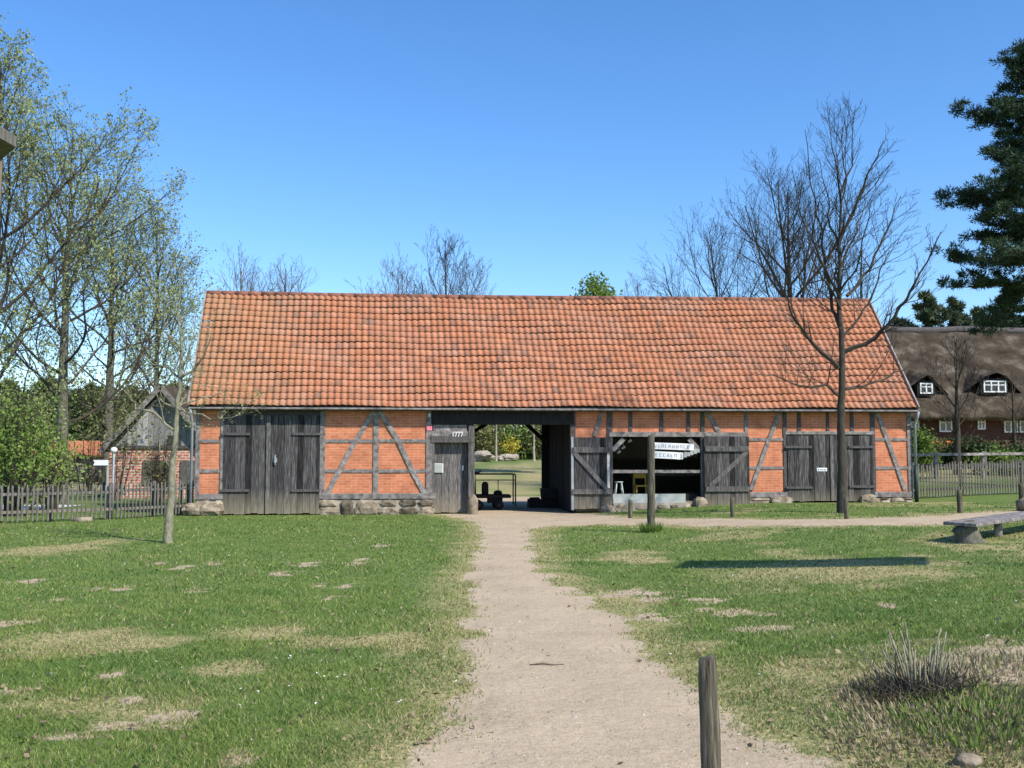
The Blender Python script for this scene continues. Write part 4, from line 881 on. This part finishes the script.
def leaves(tips,n,size,spread,rng,parent,mat,name='foliage',el=1.6):
    rs=np.random.RandomState(rng.randint(0,99999)); P=np.array([tuple(t[0]) for t in tips]); i=rs.randint(0,len(P),n); c=P[i]+rs.randn(n,3)*spread
    a=rs.randn(n,3); a/=np.linalg.norm(a,axis=1)[:,None]; b=rs.randn(n,3); b-=a*(a*b).sum(1)[:,None]; b/=np.linalg.norm(b,axis=1)[:,None]
    s=(size*(.5+rs.rand(n)))[:,None]; V=np.stack([c-a*s*el*.5,c+b*s*.5,c+a*s*el*.5,c-b*s*.5],1)
    return np_mesh(name,V.reshape(-1,3),np.arange(4*n).reshape(-1,4),M[mat],parent,4)
def tree(label,X,Y,Ht,tr,seed,rk=.0115,spread=.35,fb=.25,nm=20,mx=3,group=None,bark='bark',twig='bark_twig',leaf=None,up=.12,dens=1.,name='bare_tree',lean=(0,0),cr=.6,minr=.005,el=(.6,1.2),wig=.14,cat='tree',split=None,trunkwig=.12):
    rng=random.Random(seed); z=hz(X,Y); o=thing(name,label,cat,(X,Y,z),0,group); tk=MB(); br=MB(); tips=[]
    n=14; pts=[];ra=[]; q=Vector((0,0,-.15)); wob=Vector((0,0,0))
    for i in range(n+1):
        t=i/n; wob+=Vector((rng.gauss(0,trunkwig*Ht/60),rng.gauss(0,trunkwig*Ht/60),0)); pts.append(Vector((lean[0]*t,lean[1]*t,-.15+(Ht+.15)*t))+wob*min(1,t*3)); ra.append(tr*(1-.92*t**1.0)*(1.25 if i==0 else 1))
    tk.tube(pts,ra,10,False)
    for k in range(nm):
        t=fb+(.97-fb)*(k+rng.random()*.6)/nm; i=min(n-1,int(t*n)); f=t*n-i; b=pts[i].lerp(pts[i+1],f); az=k*2.4+rng.uniform(-.5,.5)
        e=el[0]+(el[1]-el[0])*(t-fb)/(1-fb)+rng.uniform(-.15,.15)
        tt=(t-fb)/(1-fb); L=Ht*spread*(.45+.75*math.sin(PI*min(1,tt*.8+.2)))*(1-.45*tt)*rng.uniform(.75,1.15)
        r=max(minr,min(ra[i]*.55,L*rk))
        branch(br,b,Vector((math.cos(az)*math.cos(e),math.sin(az)*math.cos(e),math.sin(e))),L,r,1,mx,rng,tips,up,dens,minr,wig,cr)
    tk.build('trunk',M[bark],o,True); br.build('branches',M[twig],o,False)
    if leaf: leaves(tips,leaf[0],leaf[1],leaf[2],rng,o,leaf[3])
    return o
def pxtree(label,px,py,Yq,pyt,tr,seed,**k):
    p=at(px,458,Yq); z=hz(p.x,Yq); t=at(px,pyt,Yq).z; return tree(label,p.x,Yq,t-z,tr,seed,**k)
# limb-laid trees
def limbtree(name,label,base,Yb,trunk,limbs,r0,seed,twigmat,barkmat,mx=3,dens=.9,leaf=None,minr=.004,tw=.9):
    rng=random.Random(seed); P0=Vector((base.x,base.y,base.z)); o=thing(name,label,'tree',P0); tk=MB(); br=MB(); tips=[]
    tp=[at(x,y,Yb)-P0 for x,y in trunk]; tp[0].z=-.15; n=len(tp); ztop=tp[-1].z; ra=[max(.009,r0*(1-min(1,p.z/ztop))**1.05) if p.z>0 else r0*1.12 for p in tp]
    # refine
    P=[];Rr=[]
    for i in range(n-1):
        for k in range(3): P.append(tp[i].lerp(tp[i+1],k/3)+Vector((rng.gauss(0,.012),rng.gauss(0,.02),0))); Rr.append(ra[i]+(ra[i+1]-ra[i])*k/3)
    P.append(tp[-1]); Rr.append(ra[-1]); tk.tube(P,Rr,10,False)
    def twigs(pts,rads,f0,Lt,lev):
        tot=sum((b-a).length for a,b in zip(pts[:-1],pts[1:])); cnt=max(3,int(tot*3.6*dens))
        for k in range(cnt):
            t=f0+(1-f0)*(k+rng.random())/cnt; x=t*(len(pts)-1); i=min(len(pts)-2,int(x)); b=pts[i].lerp(pts[i+1],x-i); bd=(pts[i+1]-pts[i]).normalized()
            ax=bd.orthogonal().normalized(); ax.rotate(Matrix.Rotation(rng.random()*2*PI,3,bd)); nd=bd.copy(); nd.rotate(Matrix.Rotation(rng.uniform(.5,1.0),3,ax)); nd.z+=.15; nd.normalize()
            branch(br,b,nd,Lt*(1.15-.8*t)*rng.uniform(.45,1.15),max(minr,rads[i]*.45),lev,mx,rng,tips,.12,.8*dens,minr,.16)
    for (pp,dy,r) in limbs:
        k=len(pp); L=[at(x,y,Yb+dy*(i/(k-1)))-P0 for i,(x,y) in enumerate(pp)]
        Q=[]
        for i in range(k-1):
            for j in range(3): Q.append(L[i].lerp(L[i+1],j/3)+Vector((rng.gauss(0,.02),rng.gauss(0,.03),rng.gauss(0,.02)))*(0 if i+j==0 else 1))
        Q.append(L[-1]); rd=[max(minr,r*(1-.85*i/(len(Q)-1))) for i in range(len(Q))]
        br.tube(Q,rd,6,False); twigs(Q,rd,.12,tw,2); tips.append((Q[-1],Vector((0,0,1))))
    twigs(P,Rr,.45,tw*.9,2)
    tk.build('trunk',M[barkmat],o,True); br.build('branches',M[twigmat],o)
    if leaf: leaves(tips,leaf[0],leaf[1],leaf[2],rng,o,leaf[3])
    return o
b=G(842,513)
limbtree('bare_tree','tall bare tree with dark trunk in front of the right double door',b,b.y,[(842,513),(842,470),(841,430),(841,392),(842,365),(841,330),(839,300),(839,265),(840,238),(840,190),(836,165),(832,145),(830,125),(830,108)],
 [([(838,395),(826,386),(806,388),(779,378),(760,374)],-1.2,.045),([(845,389),(863,386),(881,380),(904,370),(920,352)],1.1,.045),([(838,368),(814,344),(797,323),(787,299),(779,272)],.9,.06),([(844,352),(877,337),(896,317),(910,290),(928,262),(941,232)],-1.3,.06),
 ([(841,330),(832,310),(826,270),(821,232),(811,184),(805,130)],.7,.05),([(847,296),(871,268),(886,232),(901,196)],1.2,.045),([(840,240),(859,199),(874,163),(884,142)],-.8,.04),([(840,195),(850,165),(855,106)],.5,.03),([(840,300),(825,270),(812,240),(800,215),(792,170)],-.9,.04),
 ([(841,340),(860,315),(872,300),(880,270),(890,250)],.6,.035),([(841,310),(828,285),(815,262),(800,250)],-1.5,.03),([(840,270),(852,240),(862,215),(866,180)],1.3,.03),([(838,250),(829,215),(826,185),(820,160)],1.0,.03),([(841,290),(856,270),(868,225),(872,200)],-1.4,.03),([(840,220),(846,180),(842,140),(845,110)],-.4,.022),([(838,180),(836,150),(838,115)],.6,.018)],
 .12,21,'bark_twig','bark',mx=4,dens=1.05,minr=.0045,tw=1.5)
b=G(168,543)
limbtree('young_tree','slender young tree with pale trunk and arching branches on the left lawn',b,b.y,[(168,543),(169,510),(173,470),(175,440),(177,412),(180,378),(181,345),(178,315),(180,285),(183,262)],
 [([(173,430),(154,413),(137,409),(128,395),(121,380)],-.5,.035),([(175,408),(160,400),(145,412),(128,425),(114,440)],.5,.02),([(178,407),(195,399),(219,394),(232,402)],.4,.022),([(178,410),(190,412),(209,418),(226,419),(245,412),(262,403)],-.6,.022),([(180,378),(168,368),(150,362),(135,350)],.5,.028),([(180,378),(196,366),(208,348),(214,322)],-.4,.03),([(180,376),(190,350),(195,322),(200,296)],.6,.022),([(181,350),(166,330),(158,306),(154,280)],-.5,.022),([(170,468),(160,452),(158,430),(154,412)],.2,.012),([(180,380),(200,384),(225,392),(244,400)],.5,.014)],
 .085,31,'sapling','sapling',mx=4,dens=1.15,leaf=(1500,.022,.04,'leaf_spring'),minr=.003,tw=.95)
# big spring-leaf trees left
L1=dict(leaf=(18000,.052,.11,'leaf_spring'),mx=4,bark='bark_grey',twig='bark_twig',rk=.0108)
pxtree('large budding tree with straight grey trunk behind the left fence, its leaves just opening',62,0,36,135,.24,41,spread=.41,fb=.22,nm=24,cr=.62,dens=.82,name='budding_tree',el=(.25,1.15),**L1)
pxtree('tall budding tree whose dark boughs rise at the left edge of the picture',-14,0,30,62,.26,44,spread=.4,fb=.16,nm=25,cr=.62,dens=.8,name='budding_tree',el=(.4,1.2),**L1)
pxtree('budding tree left of the plank shed, its thick trunk behind the lamp post',108,0,44,205,.26,47,spread=.4,fb=.16,nm=28,leaf=(8000,.065,.13,'leaf_spring'),mx=4,bark='bark_grey',twig='bark_twig',rk=.0108,name='budding_tree',dens=.7,el=(.2,1.1))
pxtree('budding tree with fine crown right above the plank shed',152,0,52,218,.2,49,spread=.36,fb=.25,nm=26,leaf=(6000,.075,.2,'leaf_spring'),mx=4,bark='bark_grey',twig='bark_twig',rk=.0108,name='budding_tree',dens=.9)
# behind roof
G1='bare trees rising behind the barn roof'
pxtree('pair topped bare tree rising above the left end of the roof ridge',240,0,58,264,.2,61,spread=.36,fb=.3,nm=22,group=G1,dens=.8,mx=4,twig='bark_pale',bark='bark',el=(.6,1.2),minr=.006)
pxtree('lower bare tree behind the roof just right of the left gable end',282,0,60,268,.2,62,spread=.34,fb=.3,nm=22,group=G1,dens=.8,mx=4,twig='bark_pale',bark='bark',el=(.6,1.2),minr=.006)
pxtree('tallest bare tree behind the middle of the roof, above the passage',441,0,58,243,.2,63,spread=.32,fb=.35,nm=20,group=G1,dens=.9,mx=4,rk=.009,twig='bark_twig',bark='bark',minr=.008)
pxtree('low spreading bare tree left of the tallest one behind the roof middle',400,0,60,272,.18,64,spread=.36,fb=.4,nm=20,group=G1,mx=4,dens=.8,twig='bark_pale',minr=.008)
pxtree('low pale bare tree right of the tallest one behind the roof middle',469,0,60,280,.16,65,spread=.32,fb=.5,nm=16,group=G1,mx=4,dens=.8,twig='bark_pale',minr=.008)
pxtree('thin pale bare tree behind the roof, right of the round green crown',640,0,66,284,.2,66,spread=.28,fb=.4,nm=18,group=G1,mx=4,dens=.8,twig='bark_pale',minr=.008)
pxtree('round light green tree crown showing above the roof ridge',597,0,64,289,.2,67,spread=.22,fb=.45,nm=26,dens=.9,twig='bark_twig',name='budding_tree',leaf=(7000,.13,.3,'leaf_bright'))
pxtree('slim bare tree behind the roof, leftmost of the trees near the right end',738,0,50,238,.16,68,spread=.42,fb=.4,nm=18,group=G1,dens=.85,mx=4,twig='bark_twig',minr=.006,el=(.35,1.2),lean=(-1.2,0))
pxtree('broad many branched bare tree behind the right part of the roof',797,0,46,192,.26,69,spread=.44,fb=.25,nm=28,group=G1,dens=.95,twig='bark_twig',minr=.006,el=(.4,1.2),mx=4,rk=.0115)
pxtree('bare tree behind the roof directly right of the front tree',866,0,48,245,.2,70,spread=.3,fb=.3,nm=14,group=G1,dens=.75,twig='bark_twig',minr=.006,mx=4)
pxtree('many stemmed dark bare tree in front of the thatched house',957,0,44,348,.16,71,spread=.5,fb=.25,nm=16,dens=.9,twig='bark_twig',bark='bark',minr=.006,mx=4)
pxtree('thin bare shrub tree near the right edge before the thatched house',1015,0,47,372,.12,72,spread=.4,fb=.2,nm=12,dens=.8,twig='bark_twig',minr=.006)
# conifers
def needles(clumps,rng,parent,mat,per=60,nl=.16,flat=.5,name='foliage',w=.03):
    rs=np.random.RandomState(rng.randint(0,9999)); C=np.array([c[:3] for c in clumps]); Rr=np.array([c[3] for c in clumps]); n=len(C)*per; i=np.repeat(np.arange(len(C)),per)
    q=rs.randn(n,3); q/=np.linalg.norm(q,axis=1)[:,None]; q*=(rs.rand(n)**.5)[:,None]; q[:,2]*=flat; c=C[i]+q*Rr[i][:,None]
    d=q+np.array([0,0,.35])+rs.randn(n,3)*.5; d/=np.linalg.norm(d,axis=1)[:,None]; b=rs.randn(n,3); b-=d*(d*b).sum(1)[:,None]; b/=np.linalg.norm(b,axis=1)[:,None]
    s=(nl*(.6+.8*rs.rand(n)))[:,None]; V=np.stack([c-b*w,c+b*w,c+d*s],1); return np_mesh(name,V.reshape(-1,3),np.arange(3*n).reshape(-1,3),M[mat],parent,3)
def pine(label,px,Yq,pyt,tr,seed,Rm,n=40,fb=.2,per=55,mat='needle',name='pine_tree',gap=.0,px_w=.035,nl=.2,prof=None):
    rng=random.Random(seed); p=at(px,458,Yq); z=hz(p.x,Yq); Ht=at(px,pyt,Yq).z-z; o=thing(name,label,'tree',(p.x,Yq,z)); tk=MB(); tk.tube([(0,0,-.1),(.1,0,Ht*.4),(.0,.1,Ht*.75),(0,0,Ht)],[tr,tr*.8,tr*.45,.03],10,False); tk.build('trunk',M['pine_bark'],o,True)
    br=MB(); cl=[]
    for k in range(n):
        t=fb+(1-fb)*(k+rng.random()*.5)/n; az=k*2.4+rng.uniform(-.4,.4); tt=(t-fb)/(1-fb)
        L=Rm*(prof(tt) if prof else (1-tt)**.75*(.75+.5*min(1,tt*4)))*rng.uniform(.6,1.15)+.25
        e=rng.uniform(-.1,.2)+.5*tt; b=Vector((0,0,Ht*t)); d=Vector((math.cos(az)*math.cos(e),math.sin(az)*math.cos(e),math.sin(e))); m=max(4,int(L/.45)); pts=[b.copy()]
        q=b.copy()
        for i in range(m): d=sub(d+Vector((0,0,-.03+.1*(i/m))),rng,.09); q=q+d*L/m; pts.append(q.copy())
        br.tube(pts,[max(.012,.05*(1-i/len(pts))*L/3) for i in range(len(pts))],5,False)
        for i in range(1,m+1):
            if i/m<.15 and L>1.5: continue
            sw=(.3+.5*math.sin(PI*min(1,i/m*.9)))*min(1,L/2.5)
            for j in range(max(2,int(4*sw)+2)):
                off=Vector((rng.gauss(0,sw*.55),rng.gauss(0,sw*.55),rng.gauss(0,.08)+.08)); c=pts[i]+off
                cl.append((c.x,c.y,c.z,rng.uniform(.16,.34)))
                if rng.random()<.35: br.tube([pts[i],c],[.012,.006],3,False)
    br.build('branches',M['bark'],o); needles(cl,rng,o,mat,per,nl,.6,w=px_w); return o
pine('tall dark pine with layered boughs at the right edge of the sky',1046,38,48,.3,81,5.1,n=80,fb=.43,per=90,prof=lambda t:(1-t)**.72*min(1,.66+t*1.9)*(.8+.22*math.sin(t*21)),nl=.15,px_w=.022)
pine('lower dark pine crown beneath the tall pine, at the ridge of the thatched house',1018,70,292,.25,82,2.6,n=26,fb=.35,per=50,nl=.3,px_w=.06)
for i,(px,pt,lab) in enumerate(((932,296,'dark fir rising highest above the thatched roof'),(905,322,'small low fir beside the barn roof edge, above the thatch'),(960,302,'broad dark conifer between the fir and the tall pine'),(985,312,'small conifer tucked under the tall pine above the thatch'))):
    pine(lab,px,76+i*2,pt,.2,90+i,2.6,n=26,fb=.3,per=45,mat='needle_far',nl=.35,px_w=.07,name='fir_tree')
for i,(px,pt) in enumerate(((-20,398),(6,386),(28,400),(50,384),(66,402),(88,390),(112,402),(132,392),(150,404),(176,388),(198,400))):
    labs=['leftmost, cut by the picture edge','behind the edge bush','above the orange shed roof left end','tall, above the orange shed roof','right of the tall one above the orange shed','behind the straight grey trunk','behind the thick trunk by the lamp','behind the shed roof left slope','above the shed gable','between shed and barn, slightly left','closest to the barn gable end']
    pine('far dark conifer in the left wood, '+labs[i],px,74+(i*37%13),pt,.2,120+i,2.9,n=24,fb=.12,per=36,mat='needle_far',nl=.4,px_w=.08,name='fir_tree')
# bushes
def bush(label,px,Yq,pyt,wpx,seed,mat,n=5000,size=.06,name='leafy_bush',stems=26,dep=1.,twig='bark_twig',clump=.16,base=0,cat='bush',group=None,lm=0):
    rng=random.Random(seed); p=at(px,458,Yq); z=hz(p.x,Yq); Ht=at(px,pyt,Yq).z-z; W=wpx/F*Yq/2; o=thing(name,label,cat,(p.x,Yq,z),0,group); br=MB(); tips=[]
    for k in range(stems):
        a=rng.random()*2*PI; q=math.sqrt(rng.random()); top=Vector((W*q*math.cos(a),W*dep*q*math.sin(a),Ht*math.sqrt(max(.05,1-q*q*.8))*rng.uniform(.7,1.02))); b=Vector((top.x*.3,top.y*.3,-.05)); m=b.lerp(top,.5)+Vector((top.x*.12,top.y*.12,0))
        br.tube([b,m,top],[.03,.02,.008],4,False)
        for j in range(7):
            t=rng.uniform(.12,1); c=(b.lerp(m,t*2) if t<.5 else m.lerp(top,t*2-1)); d=sub(Vector((rng.gauss(0,1),rng.gauss(0,1),.3)),rng,.2); e=c+d*rng.uniform(.15,.4)*min(1.6,Ht*.5); br.tube([c,e],[.01,.004],3,False); 
            if e.z>lm*rng.uniform(.7,1.3): tips.append((e,d)); tips.append((c.lerp(e,.5),d))
    br.build('stems',M[twig],o); 
    if n: leaves(tips,n,size,clump*min(2.2,Ht*.45+.3),rng,o,mat)
    return o
bush('large bright green bush behind the left fence at the picture edge',8,28.5,378,104,201,'leaf_bright',4200,.06,clump=.22,stems=36,lm=1.3)
bush('light green bush left of the straight grey trunk, above the fence',52,32,420,44,202,'leaf_spring',1600,.06,lm=1.2)
bush('olive young thicket between the two trunks, above the road',86,47,392,60,203,'leaf_olive',1100,.08,lm=3.6,stems=14)
bush('light green thicket hiding the left slope of the plank shed',116,38.5,385,40,204,'leaf_olive',800,.07,clump=.3,lm=3.0,stems=10)
bush('small shrub between the plank shed door and the barn corner',160,37,420,22,206,'leaf_olive',600,.06)
bush('tall olive thicket at the far left behind the edge bush',-15,40,385,80,207,'leaf_olive',4000,.08)
bush('tall hazy olive thicket behind the orange shed',62,78,368,60,221,'leaf_olive',2600,.14,stems=40,clump=.4)
bush('hazy olive thicket behind the plank shed, level with the barn eaves',128,66,362,64,222,'leaf_olive',2800,.12,stems=44,clump=.4)
bush('hazy spring green thicket at the far left behind the big bush',14,70,360,70,223,'leaf_spring',2800,.12,stems=44,clump=.4)
bush('hazy spring green thicket just left of the barn roof edge',180,60,350,44,224,'leaf_spring',1800,.11,stems=34,clump=.35)
# right side bushes
bush('round bright green bush close to the right barn corner',921,46,428,22,211,'leaf_bright',4000,.07,dep=.8)
bush('dark green shrub below the farmhouse windows, left of two',970,48,437,46,212,'leaf_dark',4500,.09)
bush('dark green shrub below the farmhouse windows, right of two',1008,47,439,52,213,'leaf_dark',5000,.09)
bush('low yellowish green hedge in front of the shrubs at the right edge',1005,44,447,70,214,'leaf_bright',4200,.07,dep=.5)
bush('dim olive shrub in front of the farmhouse door',945,49,440,30,215,'leaf_olive',1800,.08)
# behind the passage
for i,(px,Yq,pt,w,mat,lab) in enumerate(((472,93,420,46,'leaf_olive','left olive thicket in the hedge seen through the passage'),(497,97,412,50,'leaf_olive','tall brownish thicket in the middle of the hedge seen through the passage'),(525,95,414,46,'leaf_bright','fresh green thicket right of the yellow shrub seen through the passage'),(552,94,418,46,'leaf_olive','right olive thicket of the hedge behind the passage post'),(450,95,415,46,'leaf_dark','dark thicket at the left end of the hedge beyond the passage'))):
    bush(lab,px,Yq,pt,w,300+i,mat,5200,.16,stems=60,clump=.45,group='thickets of the hedge beyond the meadow')
bush('yellow flowering shrub seen through the passage',512,88,439,15,310,'forsythia',420,.12,stems=12,clump=.25,lm=.9)
for i,(px,lab) in enumerate(((496,'pale bare trunk left of the yellow shrub seen through the passage'),(534,'pale bare trunk right of the yellow shrub seen through the passage'))):
    pxtree(lab,px,0,86,415,.12,330+i,spread=.2,fb=.5,nm=8,mx=2,bark='mortar',twig='bark_pale',name='birch_tree',dens=.6,minr=.015)
def pile(label,px0,px1,Yq,n,hh,seed):
    rr=random.Random(seed); a=at(px0,458,Yq); b=at(px1,458,Yq); z=hz((a.x+b.x)/2,Yq); q=MB()
    for i in range(n):
        x=rr.uniform(0,b.x-a.x); q.rock((x,rr.uniform(-.6,.6),rr.uniform(.1,hh)),(rr.uniform(.25,.6),rr.uniform(.3,.5),rr.uniform(.15,.35)),rr)
    o=q.build('stone_pile',M['mortar'],None); o.location=(a.x,Yq,z); tag(o,label,'stones')
pile('heap of pale boulders seen through the passage, left of the pale trunk',475,489,84,16,.7,5)
pile('low row of pale stones seen through the passage, under the yellow shrub',500,516,87,10,.25,6)
# cut bush in the foreground right
def cutbush():
    p=G(922,692); o=thing('pruned_bush','pruned bush of short cut stems on the grassy bump at right','bush',p); rr=random.Random(5); st=MB(); dk=MB()
    tops=[(888,628),(893,640),(900,630),(903,645),(909,640),(905,622),(941,628),(946,632),(939,640),(950,648),(944,655),(915,650),(925,655),(931,645),(898,650),(952,660),(920,660),(936,650)]
    for i,(x,y) in enumerate(tops):
        t=at(x,y,p.y+rr.uniform(-.12,.15))-p; b=Vector((t.x*.45+rr.uniform(-.03,.03),t.y*.4,-.03)); m=b.lerp(t,.5)+Vector((rr.uniform(-.015,.015),rr.uniform(-.015,.015),0)); st.tube([b,m,t],[.008,.0065,.005],6)
    for i in range(16):
        b=Vector((rr.uniform(-.2,.2),rr.uniform(-.12,.12),-.02)); t=b*1.3+Vector((rr.gauss(0,.05),rr.gauss(0,.04),rr.uniform(.14,.36))); m=b.lerp(t,.55)+Vector((rr.gauss(0,.012),0,0)); st.tube([b,m,t],[.006,.005,.004],5); st.tube([m,m+Vector((rr.gauss(0,.05),rr.gauss(0,.04),rr.uniform(.05,.12)))],[.004,.0025],4)
    st.build('cut_stems',M['sapling'],o,True)
    for i in range(420):
        a=rr.random()*2*PI; q=rr.random()**.6*.3; b=Vector((q*math.cos(a)*1.15,q*math.sin(a)*.7,-.02+hz(p.x+q*math.cos(a)*1.15,p.y+q*math.sin(a)*.7)-p.z)); t=b+Vector((rr.gauss(0,.07),rr.gauss(0,.06),rr.uniform(.03,.17))); dk.tube([b,b.lerp(t,.5)+Vector((rr.gauss(0,.02),rr.gauss(0,.02),.01)),t],[.0045,.0035,.002],3,False)
    dk.build('twigs',M['dead_stalk'],o)
cutbush()
for i,(px,py,r,n,h,m,lab) in enumerate(((985,690,.85,2600,.05,'straw','dry pale stalks round the pruned bush on the bump'),(930,715,.7,1500,.04,'straw','dry trampled grass below the pruned bush'),(900,690,.3,500,.06,'leaf_olive','green grass clump left of the pruned bush'),(985,720,.5,800,.065,'leaf_bright','green rank grass at the right edge below the sand patch'),(960,745,.7,1500,.035,'straw','pale dead grass near the small grey stone'))):
    p=G(px,py); tufts('dry_grass' if m=='straw' else 'rank_grass',(p.x,p.y),r,n,h,m,lab,'grass',400+i)
# invented, unseen stand that throws the long shadow on the lawn
def shadow_caster():
    c=G(811,564); el_=SUN_EL; H0=5.2; k=H0/math.tan(el_); x=c.x+SUNV[0]*k; y=c.y+SUNV[1]*k; z=hz(x,y)
    o=thing('added_shadow_roof','unseen board roof on slim poles, added beyond the right edge to cast the lawn shadow','shadow caster',(x,y,z),R(-20)); q=MB(); W=1.62; D=.5
    q.add([(-W,-D,H0),(W,-D,H0),(W,D,H0),(-W,D,H0),(-W*.8,0,H0+.12),(W*.8,0,H0+.12)],[(0,3,2,1),(0,1,5,4),(2,3,4,5),(1,2,5),(3,0,4)]); q.build('roof',M['timber'],o)
    q=MB(); q.tube([(W-.2,0,0),(W-.2,0,H0+.05)],[.022]*2,8); q.build('pole',M['metal'],o); q=MB(); q.tube([(W-.6,0,0),(W-.6,0,H0+.05)],[.022]*2,8); q.build('pole',M['metal'],o)
shadow_caster()
# ------------------------------------------------------------------ light, sky, camera
w=bpy.data.worlds.new('World'); sc.world=w; w.use_nodes=True; nt=w.node_tree; bg=nt.nodes['Background']
sky=nt.nodes.new('ShaderNodeTexSky'); sky.sky_type='NISHITA'; sky.sun_disc=False; sky.sun_elevation=SUN_EL; sky.sun_rotation=math.atan2(SUNV.x,SUNV.y)
sky.air_density=1.0; sky.dust_density=.3; sky.ozone_density=4.5; sky.altitude=50
hs=nt.nodes.new('ShaderNodeHueSaturation'); hs.inputs['Saturation'].default_value=1.2; hs.inputs['Hue'].default_value=.504; nt.links.new(sky.outputs[0],hs.inputs['Color']); nt.links.new(hs.outputs[0],bg.inputs[0]); bg.inputs[1].default_value=.15
ld=bpy.data.lights.new('sun','SUN'); ld.energy=4.2; ld.angle=R(.53); ld.color=(1,.95,.87); lo=bpy.data.objects.new('sun',ld); COL.objects.link(lo)
dv=-Vector((SUNV.x*math.cos(SUN_EL),SUNV.y*math.cos(SUN_EL),math.sin(SUN_EL))); lo.rotation_euler=dv.to_track_quat('-Z','Y').to_euler(); lo.location=(20,-15,30)
cd=bpy.data.cameras.new('camera'); cd.sensor_width=36; cd.lens=36; cd.clip_start=.05; cd.clip_end=5000
co=bpy.data.objects.new('camera',cd); COL.objects.link(co); co.location=(0,0,CAMZ); co.rotation_euler=(PI/2+PITCH,0,0); sc.camera=co
sc.view_settings.view_transform='Standard'; sc.view_settings.look='None'; sc.view_settings.exposure=.58; sc.view_settings.gamma=1
sc.render.resolution_x=1024; sc.render.resolution_y=768
